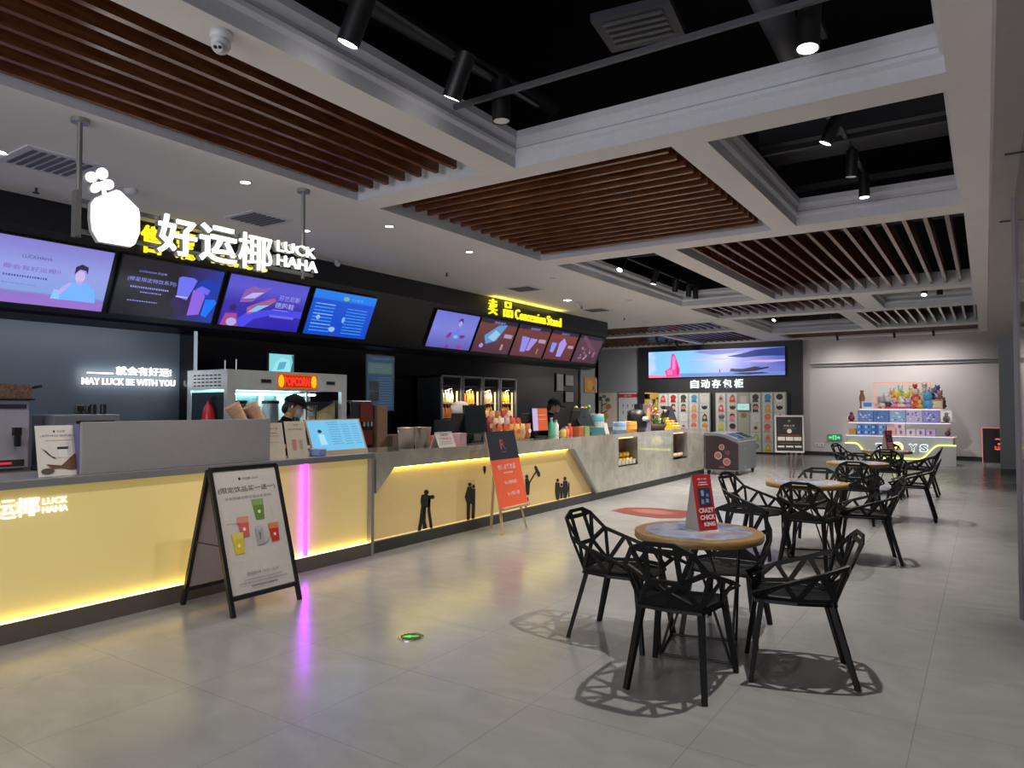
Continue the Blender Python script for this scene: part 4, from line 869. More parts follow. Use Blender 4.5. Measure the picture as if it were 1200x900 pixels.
# ------------------------------------------------------------------ wooden easel with R poster
t = thing('easel_sign', 'dark and orange poster with a big R on a pale wooden easel', 'sign', (-4.97, 7.3, 0), 92)
mb = MB(); mb.M = face(0, -.12, .32, tilt=13); W = .66; HH = .93
mb.box(-W/2, 0, -.012, W/2, HH, 0, PINE); mb.build('board', t)
OR_ = C_('e8603c')
mb = MB(); mb.M = face(0, -.12, .32, tilt=13) @ Matrix.Translation((-W/2, 0, 0))
PKR = C_('b85858'); WT = C_('e8c8b8')
mb.art(W, HH, [('r', 0, 0, 1, 1, OR_), ('r', 0, .62, 1, 1, C_('1c2630')), ('t', 'R', .5, .82, .13, PKR, .18), ('t', 'R', .54, .81, .12, C_('1c2630'), .06), ('l', .42, .72, .58, .012, PKR), ('t', '充值点餐饮品', .48, .52, .075, WT, .62, .02), ('l', .35, .44, .65, .02, WT), ('t', '单人桶爆米花', .52, .31, .05, WT, .42, .02), ('t', '5+1超值券', .55, .16, .055, WT, .42, .02)]); mb.build('poster_print', t)
for s in (-1, 1): MB().bar((s*.28, -.13, 0), (s*.14, .075, .95), .03, .022, PINE).build('leg', t)
MB().bar((.06, .26, 0), (0, .16, 1.1), .03, .022, PINE).build('leg', t)
MB().box(-.3, -.17, .29, .3, -.1, .32, PINE).build('ledge', t)

# ------------------------------------------------------------------ ice cream freezer
t = thing('ice_cream_freezer', 'dark maroon and grey chest freezer on castors at the end of the stone counter', 'freezer', (-4.9, 15.72, 0), 0)
MAR = mat('maroon_print', hx('2c1419'), .35); GRP = mat('freezer_grey', hx('70757a'), .4)
w2 = .38; D = 1.38
prof = [(-w2, .1), (w2, .1), (w2, .74), (w2-.06, .80), (.08, .90), (-.12, .93), (-w2, .93)]
mb = MB(); k = len(prof); vs = [(x, y, z) for y in (0, D) for x, z in prof]
mb.add(vs, [(i, (i+1) % k, k+(i+1) % k, k+i) for i in range(k)], GRP); mb.add(vs, [tuple(range(k)), tuple(range(2*k-1, k-1, -1))], GRP); mb.build('body', t)
mb = MB(); mb.M = face(0, -.003, 0); mb.prism([(-w2+.01, .12), (w2-.01, .12), (w2-.01, .70), (.06, .84), (-.12, .87), (-w2+.01, .87)], 0, .002, MAR)
mb.M = face(0, -.006, 0)
for x, z, r, c in ((0, .62, .065, 'b0988a'), (-.08, .43, .085, 'c0a898'), (.11, .30, .085, 'c08890'), (.13, .50, .05, '7a4048')):
    q = [(x+r*math.cos(2*PI*i/20), z+r*math.sin(2*PI*i/20)) for i in range(20)]; mb.prism(q, 0, .001, C_(c)); mb.prism([((p[0]-x)*.8+x, (p[1]-z)*.8+z) for p in q], .001, .002, C_('8a5a5c' if c != '7a4048' else '5a3038'))
mb.prism([(-.06, .16), (.06, .16), (.06, .19), (-.06, .19)], 0, .001, C_('7a5058'))
mb.build('end_panel', t)
mb = MB(); mb.box(w2-.05, .04, .775, w2-.02, D-.04, .80, ALU)
mb.bar((w2-.05, .05, .808), (.08, .05, .905), .05, .02, ALU).bar((w2-.05, D-.05, .808), (.08, D-.05, .905), .05, .02, ALU).bar((w2-.05, D*.5, .808), (.08, D*.5, .905), .04, .02, ALU).build('lid_frame', t)
MB().poly([(w2-.05, .06, .806), (w2-.05, D-.06, .806), (.06, D-.06, .915), (.06, .06, .915)], mat('freezer_glass', hx('30404a'), .05)).build('lid_glass', t)
mb = MB(); mb.M = face(w2+.001, .3, .15, yaw=90); mb.art(.3, .5, [('r', .3, .0, .9, .12, C_('909498')), ('r', .4, .8, .8, .9, C_('909498'))]); mb.build('side_sticker', t)
for x in (-w2+.06, w2-.06):
    for y in (.08, D-.08): MB().box(x-.03, y-.03, 0.02, x+.03, y+.03, .1, BLACK).cyl((x-.02, y, .03), (x+.02, y, .03), .03, BLACK).build('castor', t)

# ------------------------------------------------------------------ dark notice board on stand
t = thing('floor_sign', 'dark menu board with a pale frame on a slim stand, seen behind the second table', 'sign', (-2.94, 13.6, 0), 20)
FRM = mat('pale_frame', hx('c8c2be'), .4)
mb = MB(); mb.M = face(-.05, 0, .69, tilt=4); mb.box(-.25, 0, -.02, .25, .68, 0, FRM); mb.build('frame', t)
mb = MB(); mb.M = face(-.05, 0, .69, tilt=4) @ Matrix.Translation((-.225, .03, 0)); BB = C_('2a2828'); WH = C_('d8d0c8')
mb.art(.45, .62, [('r', 0, 0, 1, 1, BB), ('e', .5, .88, .05, .03, C_('6a8a6a')), ('t', '新品上市', .5, .74, .06, WH, .42), ('l', .25, .66, .75, .015, GREY), ('e', .5, .58, .09, .065, WH), ('l', .1, .46, .9, .02, C_('b06048')), ('r', .05, .30, .33, .41, WH), ('r', .36, .30, .64, .41, WH), ('r', .67, .30, .95, .41, WH), ('l', .1, .22, .9, .02, C_('b06048')), ('r', .05, .10, .3, .15, WH), ('r', .36, .10, .64, .15, WH), ('r', .7, .10, .95, .15, WH)]); mb.build('printed_board', t)
for a, b in (((.0, .05, .9), (-.06, .0, 0)), ((.14, .05, .95), (.24, .05, 0)), ((.1, .08, .9), (.05, .5, 0))): MB().bar(a, b, .03, .03, mat('rose_grey_metal', hx('9a8a88'), .3, metal=.6)).build('leg', t)

# ------------------------------------------------------------------ locker wall with LED screen
struct(MB().box(-10.23, 23.40, 0, -4.76, 23.58, 3.6, mat('charcoal_feature_wall', hx('28282b'), .5)), 'wall_feature')
t = thing('led_screen', 'wide lit LED picture screen above the self service lockers', 'screen', (-7.53, 23.38, 2.50), 0)
gl = gradmat('led_sky', [(0, hx('b8c8f4')), (.05, hx('78bcf4')), (.3, hx('7ec0f8')), (.6, hx('9ca0ea')), (1, hx('4a58b0'))], 'X', -2.3, 2.3, 1.25, noise=.22)
MB().box(-2.3, -.06, 0, 2.3, 0, .92, BLACK).build('casing', t)
mb = MB(); mb.M = face(-2.29, -.061, .01); ee = E_
mb.art(4.58, .90, [('r', 0, 0, 1, 1, gl), ('r', 0.25, 0, 1, .14, ee('6a86c8', 1)), ('r', 0, 0, .25, .10, ee('f080a8', 1)), ('p', [(.145, .02), (.13, .25), (.175, .38), (.18, .7), (.185, .88), (.2, .92), (.21, .85), (.23, .6), (.25, .3), (.245, .02)], ee('d8408c', 1)),
    ('p', [(.19, .3), (.19, .75), (.2, .85), (.215, .7), (.21, .3)], ee('f080c0', 1)), ('p', [(.15, .1), (.15, .28), (.19, .3), (.19, .08)], ee('f070b0', 1)), ('p', [(.225, .1), (.225, .5), (.24, .3), (.24, .1)], ee('a02070', 1)),
    ('p', [(.60, .72), (.70, .80), (.80, .92), (1, .98), (1, .68), (.85, .70), (.72, .66)], ee('26367e', 1)), ('p', [(.36, .92), (.5, .8), (.64, .84), (.75, .98), (.4, .98)], ee('8088d0', 1)), ('p', [(.7, .5), (.9, .46), (1, .5), (1, .54), (.8, .56)], ee('c8a8d8', 1)), ('p', [(.3, .64), (.5, .6), (.62, .64), (.5, .68)], ee('b8b0f0', 1)),
    ('p', [(.62, .17), (.63, .28), (.66, .26), (.78, .25), (.89, .31), (.89, .26), (.8, .17), (.7, .14)], ee('1c1c34', 1)), ('p', [(.70, .24), (.80, .33), (.84, .31), (.78, .22)], ee('2c2a44', 1)), ('p', [(.64, .08), (.75, .04), (.9, .08), (.85, .12), (.7, .12)], ee('20305c', 1)), ('r', .545, .15, .552, .25, ee('20305c', 1))]); mb.build('display', t)
t = thing('wall_sign', 'white lit Chinese lettering on the charcoal wall above the lockers', 'sign', (-7.53, 23.40, 2.05), 0)
for k, ch in enumerate('自动存包柜'):
    mb = MB(); mb.M = face(0, -.02, 0); mb.text(ch, -.66+k*.37, .22, .28, emit('cool_white_letter', (.86, .97, 1.), 3.), w=.28, bold=.004, ex=.015); mb.build('letter', t)
PAL = [['c8a090', '4a5070'], ['c84048', 'e0a088'], ['b82830', '8a1820'], ['404040', '505450'], ['4890c0', '3878a8'], ['303030', 'e8e0d8'],
       ['c05060', 'e8b0a0'], ['303438', 'e8c0b0'], ['e0a090', '303030'], ['c88888', '404048'], ['d8a060', 'e0b080'], ['2a2a2a', 'd0d0c8'],
       ['585858', 'a0a098'], ['d89098', 'c88088'], ['806878', '303038'], ['d8d8d8', 'c8c8cc'], ['e08068', 'e8a088'], ['404838', 'c8b890'],
       ['c8c858', 'b0b048'], ['303848', 'e0a898'], ['d8a060', 'e8c088'], ['e0b0a0', '303038'], ['d07868', 'e09880'], ['d08850', 'e0a068'],
       ['4870a0', 'd8a890'], ['d8a040', 'e0b050'], ['d89028', 'e0a038'], ['a0b890', 'd8d068'], ['e0a078', 'd08868'], ['70a0c0', 'e8e0c0'],
       ['e09880', 'e8b098'], ['d8c030', 'e0d050'], ['c86858', 'e09080'], ['8898b0', 'c8d0d8'], ['d8b040', 'e8d080'], ['a87858', 'e0b898']]
DOORM = mat('locker_door_white', hx('cfcfca'), .45); GAP = mat('locker_frame_grey', hx('a4aaa2'), .5)
def lockers(x0, x1, label, ctrl):
    t = thing('locker_bank', label, 'lockers', (x0, 23.385, 0), 0)
    w = x1-x0; cw = w/6
    MB().box(0, -.14, 0, w, 0, 1.97, GAP).build('cabinet', t)
    MB().box(0, -.145, 0, w, -.139, .06, BLACK).build('plinth', t)
    for c in range(6):
        for r in range(6):
            if ctrl == c and r < 6: continue
            x = c*cw+.03; z = .06+(5-r)*.315; dw = cw-.06; dh = .305
            mb = MB(); mb.box(x, -.16, z, x+dw, -.14, z+dh, DOORM)
            p = PAL[(r*6+c) % 36]; rr = random.Random(c*7+r*13)
            mb.M = face(x, -.161, z)
            if not (ctrl < 0 and c == 5 and r == 0):
                sh = rr.choice([0, 1, 2]); sx = rr.uniform(-.05, .05)
                items = [('p', [(.2+sx, .05), (.25+sx, .42), (.45+sx, .55), (.68+sx, .5), (.82+sx, .05)], C_(p[1])), ('e', .52+sx, .60, .33, .31, C_(p[0]))]
                if sh == 1: items = [('p', [(.2, .05), (.28, .6), (.5, .9), (.72, .75), (.84, .05)], C_(p[0])), ('e', .5, .45, .16, .16, C_(p[1]))]
                if sh == 2: items.append(('p', [(.25+sx, .62), (.35+sx, .9), (.7+sx, .9), (.8+sx, .6), (.6+sx, .74)], C_('2c2a2c' if (r+c) % 2 else p[1])))
                mb.art(dw, dh, items, z=.001, dz=.001)
            else: mb.art(dw, dh, [('l', .2, .8, .8, .05, GREY)])
            mb.build('locker_door', t)
    if ctrl >= 0:
        x = ctrl*cw
        mb = MB(); mb.box(x+.02, -.15, .06, x+cw-.02, -.14, 1.95, mat('control_panel_beige', hx('b0b09c'), .5)).box(x+.08, -.155, 1.6, x+.28, -.15, 1.85, PAPER).box(x+.1, -.16, 1.15, x+.26, -.15, 1.3, C_('8a7a50')); cp = mb.build('control_panel', t)
        mb = MB(); mb.box(x-.02, -.22, 1.38, x+cw+.02, -.15, 1.62, GAP); mb.M = face(x, -.221, 1.40); mb.art(cw, .2, [('r', 0, 0, 1, 1, E_('a8d8d0', .9)), ('l', .2, .5, .8, .1, E_('60a8a0', .9))]); mb.build('touch_screen', t)
lockers(-9.81, -7.62, 'left bank of white lockers with coloured picture doors, partly behind the counter', -1)
lockers(-7.44, -5.21, 'right bank of white lockers with coloured picture doors and a small screen', 2)
# posters far left
t = thing('wall_poster', 'white wall sticker of an autumn tree on the far grey wall', 'poster', (-11.5, 23.49, .75), 0)
mb = MB(); mb.M = face(-.36, 0, 0); mb.box(0, 0, -.01, .72, 1.25, 0, PAPER); mb.build('panel', t)
BRN = C_('7a3828'); mb = MB(); mb.M = face(-.36, -.001, 0)
mb.art(.72, 1.25, [('r', .14, 0, .2, .85, BRN), ('p', [(.2, .66), (.45, .72), (.45, .69), (.2, .62)], BRN), ('p', [(.2, .42), (.5, .5), (.5, .47), (.2, .38)], BRN), ('e', .1, .84, .1, .07, C_('3f6a40')), ('e', .3, .90, .12, .05, C_('5a8a50')), ('e', .5, .80, .14, .06, C_('5a7a48')), ('e', .55, .6, .16, .08, C_('d87828')), ('e', .32, .56, .07, .05, C_('a8b8b0')), ('e', .40, .32, .16, .09, C_('d8b030')), ('e', .3, .22, .12, .1, C_('e0a040'))]); mb.build('tree_print', t)
t = thing('wall_poster', 'white notice board with a red header on the far grey wall beside the charcoal wall', 'poster', (-10.7, 23.49, .78), 0)
mb = MB(); mb.M = face(-.38, 0, 0); mb.box(0, 0, -.02, .76, 1.25, 0, BLACK); mb.build('frame', t)
mb = MB(); mb.M = face(-.36, -.001, .02); DR = C_('b83440'); mb.art(.72, 1.21, [('r', 0, 0, 1, 1, C_('c8ccd0')), ('r', 0, .85, 1, .96, DR), ('t', '观影须知', .5, .905, .06, PAPER, .4)]+[('e', .25+.25*i, .62-.2*j, .03, .03, INK) for i in range(3) for j in range(2)]+[('r', .23+.25*i, .54-.2*j, .27+.25*i, .6-.2*j, GREY) for i in range(3) for j in range(2)]); mb.build('printed_sheet', t)
# exit sign and sockets on far wall
t = thing('exit_sign', 'small green illuminated exit sign low on the far wall', 'sign', (-3.87, 23.59, .47), 0)
MB().box(-.2, -.03, 0, .2, 0, .19, C_('2a4a38')).build('casing', t)
mb = MB(); mb.M = face(-.19, -.031, .01); GN = E_('208850', .9); mb.art(.38, .17, [('r', 0, 0, 1, 1, GN), ('r', .36, .1, .64, .9, E_('70e0a0', 1)), ('p', [(.08, .5), (.18, .8), (.18, .6), (.32, .6), (.32, .4), (.18, .4), (.18, .2)], E_('90e8b8', 1)), ('p', [(.92, .5), (.82, .8), (.82, .6), (.68, .6), (.68, .4), (.82, .4), (.82, .2)], E_('90e8b8', 1)), ('e', .5, .7, .04, .1, GN), ('p', [(.44, .2), (.46, .6), (.56, .6), (.56, .2)], GN)]); mb.build('display', t)
for k in range(2):
    t = thing('wall_socket', '%s of two white wall sockets on the far wall below the exit sign' % ('left' if k == 0 else 'right'), 'socket', (-4.38+k*.14, 23.595, .28), 0, 'far wall sockets'); MB().box(-.055, -.01, 0, .055, 0, .11, mat('socket_white', hx('e0e0dc'), .4)).build('plate', t); MB().box(-.02, -.013, .03, .02, -.01, .07, GREY).build('outlet', t)
for k in range(2):
    t = thing('wall_socket', '%s dark socket on the slate wall above the coffee machine' % ('left' if k == 0 else 'right'), 'socket', (-8.295, 3.84+k*.11, 1.47), 90, 'slate wall sockets'); MB().box(-.045, -.012, 0, .045, 0, .09, ALU).build('plate', t); MB().box(-.03, -.04, .015, .03, -.012, .075, BLACK).build('plug', t)

# ------------------------------------------------------------------ toy stall
YS = 21.1
t = thing('toy_stall', 'pale grey toy stall with tiered shelves and a lit TOYS front at the far wall', 'stall', (-1.92, YS, 0), 0)
ts = t
SG = mat('stall_grey', hx('a8aaac'), .35); x0, x1 = -1.27, 1.27
MB().box(x0+.02, .04, .05, x1-.04, .95, .72, SG).build('base_cabinet', t, bevel=.02)
mb = MB(); cur = []
for i in range(41):
    s = i/40; x = x0-.01+(x1-x0+.02)*s
    if s < .1: z = .52
    elif s < .24: k_ = (s-.1)/.14; z = .52-(.37)*(3*k_*k_-2*k_**3)
    elif s < .68: z = .15
    elif s < .86: k_ = (s-.68)/.18; z = .15+.37*(3*k_*k_-2*k_**3)
    else: z = .52
    cur.append((x, z))
mb.M = face(0, .02, 0)
for (xa, za), (xb, zb) in zip(cur, cur[1:]): mb.prism([(xa, .0), (xb, .0), (xb, zb), (xa, za)], -.02, .03, SG)
mb.build('front_cladding', t)
mb = MB(); YLED = emit('yellow_green_led', (.95, 1., .2), 2.0)
for (xa, za), (xb, zb) in zip(cur, cur[1:]): mb.bar((xa, .0, za+.01), (xb, .0, zb+.01), .03, .03, YLED)
mb.build('led_line', t)
mb = MB(); TL = emit('dark_teal_letter', hx('3a5a68'), .8); HL = emit('letter_halo', (.85, .97, 1.), 1.3)
mb.M = face(0, .03, 0)
for ch, x in (('T', -.44), ('Y', .33), ('S', .575)):
    mb.text(ch, x, .445, .21, HL, bold=.06, w=.21); mb.M = face(0, .015, 0); mb.text(ch, x, .445, .165, TL, bold=.02, w=.155); mb.M = face(0, .03, 0)
mb.build('sign_letters', t)
mb = MB(); mb.M = face(0, .03, 0); mb.poly([(-.04+.15*math.cos(2*PI*i/24), .445+.15*math.sin(2*PI*i/24), 0) for i in range(24)], HL)
mb.poly([(-.04+.125*math.cos(2*PI*i/24), .445+.125*math.sin(2*PI*i/24), .004) for i in range(24)], emit('yellow_disc', (1, .85, .15), 1.4))
mb.poly([(-.04+.07*math.cos(PI+PI*i/10), .43+.07*math.sin(PI+PI*i/10), .006) for i in range(11)]+[(-.04+.045*math.cos(2*PI-PI*i/10), .43+.045*math.sin(2*PI-PI*i/10), .006) for i in range(11)], TL); mb.build('smiling_disc', t)
SE = emit('pink_shelf_edge', hx('e09aa0'), .9); SH = mat('stall_shelf_white', hx('d8d4d8'), .4)
for k, (a, b, y0_, z) in enumerate(((-1.30, 1.30, -.02, .735), (-1.26, 1.20, .18, 1.08), (-1.02, 1.0, .36, 1.44))):
    s_ = MB().box(a, y0_, z, b, .95, z+.02, SH).build('shelf', t); MB().box(a, y0_-.006, z+.004, b, y0_, z+.016, SE).build('neon_edge', s_)
    MB().box(a+.05, y0_+.02, z-.006, b-.05, y0_+.04, z, emit('shelf_led', (.75, .88, 1.), 3.0)).build('shelf_light', s_)
mb = MB(); FRC = emit('salmon_neon', hx('f0906a'), 1.1)
mb.tube([(-.62, .5, 1.46), (-.62, .5, 2.16), (.72, .5, 2.16), (.72, .5, 1.46)], .012, FRC, n=6); mb.build('neon_frame', t)
# goods on the stall
WX, WY = -1.92, YS
def stallobj(name, label, cat, mb, x, y, z, group=None, bevel=0.): return tag(mb.build(name, loc=(WX+x, WY+y, z), bevel=bevel), label, cat, group)
BLUES = ['6088c8', '5878b8', '88b0d8', 'c0b8e0', '9890d8']
for k in range(5):
    m_ = MB(); m_.box(0, 0, 0, .37, .2, .31, C_(BLUES[k])); m_.M = face(0, -.001, 0)
    m_.art(.37, .31, [('e', random.uniform(.1, .9), random.uniform(.15, .85), random.uniform(.04, .11), random.uniform(.04, .1), C_(random.choice(['d0e0f0', '3858a0', '88a8e0', 'e0c8e8', '4868b0']))) for _ in range(12)], dz=.0004)
    stallobj('toy_box', '%s picture box on the middle shelf of the toy stall, %s from the left' % (('blue', 'deep blue', 'pale blue', 'lilac', 'violet')[k], ('first', 'second', 'third', 'fourth', 'fifth')[k]), 'toy box', m_, -.99+k*.385, .22, 1.102, 'boxes on the middle shelf of the toy stall')
for k in range(8):
    m_ = MB(); cx = k % 4; rz = k//4; m_.box(0, 0, 0, .17, .25, .14, C_(['4878c8', '5088d0', '3868b8', '6898d8'][k % 4])); m_.M = face(0, -.001, 0)
    m_.art(.17, .14, [('e', .3, .5, .2, .25, C_('a8c8e8')), ('e', .7, .5, .14, .2, C_('284890'))], dz=.0004)
    stallobj('toy_box', 'small blue box on the lower toy stall shelf, %s row, %s from left' % ('upper' if rz else 'lower', ('first', 'second', 'third', 'fourth')[cx]), 'toy box', m_, -1.0+cx*.175, .1, .757+rz*.143, 'small blue boxes on the lower shelf')
for k in range(5):
    m_ = MB(); m_.box(0, 0, 0, .21, .22, .17 if k else .22, C_(['e0a8b0', 'd8c0d0', 'd8d0d8', 'c8b8d8', 'b8a8d0'][k])); m_.M = face(0, -.001, 0); m_.art(.21, .17, [('e', .5, .5, .14, .3, C_('886080')), ('r', .2, .2, .3, .6, C_('e8e0e8'))], dz=.0004)
    stallobj('toy_box', ('salmon pink', 'rose grey', 'whitish', 'pale lilac', 'lilac')[k]+' box on the right half of the lower stall shelf', 'toy box', m_, -.28+k*.225, .1, .757, 'pink boxes on the lower shelf')
stallobj('toy_box', 'upright white box with a pink figure, standing on the pink boxes of the stall', 'toy box', MB().box(0, 0, 0, .24, .15, .14, C_('e0c8d0')).ball((.12, -.01, .07), .04, C_('b86890')), -.1, .12, .93)
stallobj('toy_box', 'small golden box at the left end of the lower stall shelf', 'toy box', MB().box(0, 0, 0, .17, .2, .15, C_('c09838')), -1.2, .1, .757)
def plush(label, c1, c2, x, y, z, s, ears=0, group='plush toys on the top of the stall'):
    s *= 1.3
    t = thing('plush_toy', label, 'plush toy', (WX+x, WY+y, z), random.uniform(-25, 25), group)
    MB().ball((0, 0, s*.42), s*.42, C_(c1), sc=(1, .85, 1)).ball((-s*.38, -.04, s*.35), s*.16, C_(c1), n=8).ball((s*.38, -.04, s*.35), s*.16, C_(c1), n=8).ball((-s*.22, -s*.3, s*.1), s*.15, C_(c1), n=8).ball((s*.22, -s*.3, s*.1), s*.15, C_(c1), n=8).build('plush_body', t)
    m_ = MB().ball((0, -.02, s*1.05), s*.36, C_(c2), sc=(1.1, .95, 1))
    for q in (-1, 1):
        m_.ball((q*s*.27, 0, s*(1.4 if ears == 0 else 1.55)), s*(.13 if ears == 0 else .1), C_(c2), n=8, sc=(1, .6, 1 if ears == 0 else 2.2))
        m_.ball((q*s*.13, -s*.36, s*1.1), s*.04, INK, n=6)
    m_.ball((0, -s*.38, s*1.0), s*.05, INK, n=6); m_.build('plush_head', t); return t
PL = [('white and grey', 'd8d0c8', 'a8a8a8', -.42, .45, 1.462, .17), ('black and white', '404044', 'd8d4d0', -.28, .5, 1.462, .18), ('pink', 'd890b0', 'e8a8c0', -.12, .46, 1.462, .15), ('yellow', 'e8d030', 'f0dc50', -.08, .66, 1.60, .19), ('bright yellow', 'e0d840', 'e8e060', .14, .66, 1.58, .18),
      ('white rabbit eared', 'e0d8e0', 'e8e0e8', .06, .46, 1.462, .14), ('lilac', 'b8a0d0', 'c8b0e0', .20, .46, 1.462, .14), ('orange red', 'd86040', 'e07850', .38, .5, 1.462, .17), ('red and cream', 'c84048', 'e8d8c0', .36, .68, 1.66, .18), ('cream', 'e0d0b8', 'e8dcc8', .52, .70, 1.68, .15),
      ('sky blue', '58a0d8', '68b0e0', .66, .48, 1.462, .24), ('blue grey', '6878b0', '8890c0', .74, .68, 1.68, .18), ('golden', 'd8a850', 'e0b868', .48, .44, 1.462, .13), ('brown pink', 'a86878', 'c88898', .92, .66, 1.66, .15), ('white', 'e8e4e0', 'e8e4e0', -.34, .68, 1.60, .15), ('dark brown', '5a4038', '705048', .98, .5, 1.462, .15)]
PL += [('tall pink', 'e0a8b8', 'e8c0c8', -.5, .72, 1.50, .16), ('mint', 'a0d0b8', 'b8e0c8', .0, .72, 1.80, .13), ('pale yellow', 'f0e8a0', 'f0e8b0', .26, .76, 1.82, .13), ('crimson', 'b83040', 'd05058', .34, .78, 1.9, .12), ('ivory', 'e8e0d0', 'f0e8dc', .56, .80, 1.9, .13), ('denim blue', '4868a0', '5878b0', .86, .80, 1.86, .12), ('peach', 'e8b090', 'f0c0a0', -.2, .74, 1.74, .13)]
for k, (nm, c1, c2, x, y, z, s) in enumerate(PL): plush('%s plush toy in the heap on top of the toy stall' % nm, c1, c2, x, y, z, s, 1 if 'rabbit' in nm or k % 5 == 2 else 0)
stallobj('gift_box', 'white and blue framed box at the left end of the stall top', 'box', MB().box(0, 0, 0, .3, .06, .2, C_('d8e0e8')).box(.05, -.003, .05, .25, 0, .16, C_('5088d0')), -.92, .44, 1.462)
stallobj('gift_box', 'cream box with pale front at the right end of the stall top', 'box', MB().box(0, 0, 0, .26, .15, .24, C_('b89878')).box(.03, -.004, .03, .23, 0, .2, C_('e0d0b0')), .74, .38, 1.462)
stallobj('display_tray', 'red tray under the plush toys on the stall top', 'tray', MB().box(0, 0, 0, .7, .1, .05, C_('d04038')), -.5, .37, 1.462)
stallobj('riser_block', 'long white riser block behind the front plush toys', 'riser', MB().box(0, 0, 0, 1.5, .3, .13, SH), -.5, .6, 1.462)
stallobj('riser_block', 'second white riser block at the right of the stall top', 'riser', MB().box(0, 0, 0, .8, .3, .08, SH), .25, .6, 1.592)
t = thing('figurine', 'slender brown vase figure at the far left of the stall top', 'figurine', (WX-.93, WY+.62, 1.462), 0, None)
MB().lathe([(0, 0), (.07, 0), (.05, .1), (.08, .3), (.03, .45), (.06, .5), (.0, .5)], C_('a87858'), n=12).build('figure_body', t)
for x, z, c, l in ((-1.16, 1.102, '8a3838', 'red'), (1.07, 1.102, '6a5a58', 'dark')):
    t = thing('display_case', 'clear display case with a %s figure on the middle stall shelf' % l, 'display case', (WX+x, WY+.32, z), 0)
    MB().box(-.12, -.1, 0, .12, .1, .01, BLACK).build('case_base', t); MB().ball((0, 0, .1), .09, C_(c)).ball((0, 0, .22), .05, C_(c), n=8).build('case_figure', t); MB().box(-.12, -.1, .01, .12, .1, .31, GLASS).build('clear_cover', t)
t = thing('figurine', 'small dark figure at the right end of the lower stall shelf', 'figurine', (WX+1.1, WY+.15, .757), 0); MB().ball((0, 0, .07), .07, C_('5a4848')).ball((.02, 0, .17), .05, C_('9a8070'), n=8).build('figure_body', t)
# hall 3 lightbox
t = thing('hall_sign', 'black wheeled lightbox with a red outline and a red 3 at the far right', 'sign', (.24, 21.9, 0), 0)
RN = emit('red_outline', hx('f05040'), 1.3); w = .66
MB().box(-w/2, 0, .08, w/2, .12, .97, BLACK).build('cabinet', t)
mb = MB()
for a, b in (((-w/2, -.004, .08), (-w/2, -.004, .97)), ((-w/2, -.004, .97), (w/2, -.004, .97)), ((w/2, -.004, .08), (w/2, -.004, .97))): mb.bar(a, b, .014, .014, RN)
mb.build('neon_outline', t)
mb = MB(); mb.M = face(0, -.003, 0); mb.text('3', .02, .56, .3, RN, w=.17, bold=-.01); mb.text('M', -.02, .48, .06, RN, w=.1)
mb.build('number', t)
for x in (-w/2+.05, w/2-.05): MB().cyl((x-.02, .06, .04), (x+.02, .06, .04), .04, GREYW).box(x-.02, .03, .05, x+.02, .09, .09, GREYW).build('castor', t)

# ------------------------------------------------------------------ floor markers
t = thing('floor_exit_light', 'round green floor exit light set in the tiles', 'floor light', (-3.22, 3.6, 0), 0)
MB().cyl((0, 0, 0), (0, 0, .006), .085, CHROME, n=28).build('rim', t); mb = MB(); mb.cyl((0, 0, .006), (0, 0, .007), .068, mat('marker_black', hx('182018'), .3), n=24)
mb.M = Matrix.Translation((0, 0, .0075)) @ Matrix.Rotation(R(40), 4, 'Z'); G2 = E_('30c060', 1.4); mb.poly([(-.05, -.01, 0), (.0, -.03, 0), (.0, -.012, 0), (.05, -.012, 0), (.05, .012, 0), (0, .012, 0), (0, .03, 0), (-.05, .01, 0)], G2); mb.build('arrow_face', t)
t = thing('floor_sticker', 'red brush shaped floor sticker behind the nearest table', 'floor sticker', (-4.1, 9.65, .002), 0)
q = [P(u, v, z=.003) for u, v in ((716, 598), (735, 594.5), (765, 595), (800, 598), (815, 601), (800, 607), (770, 607), (745, 604), (728, 601))]
mb = MB(); mb.poly([(p.x+4.1, p.y-9.65, .001) for p in q][::-1], mat('red_floor_vinyl', hx('74291f'), .4)); q = [P(u, v, z=.003) for u, v in ((738, 598), (755, 596.5), (778, 599), (795, 602), (775, 603.5), (750, 601))]; mb.poly([(p.x+4.1, p.y-9.65, .003) for p in q][::-1], mat('red_vinyl_light', hx('8c5348'), .4)); mb.build('vinyl_sheet', t)

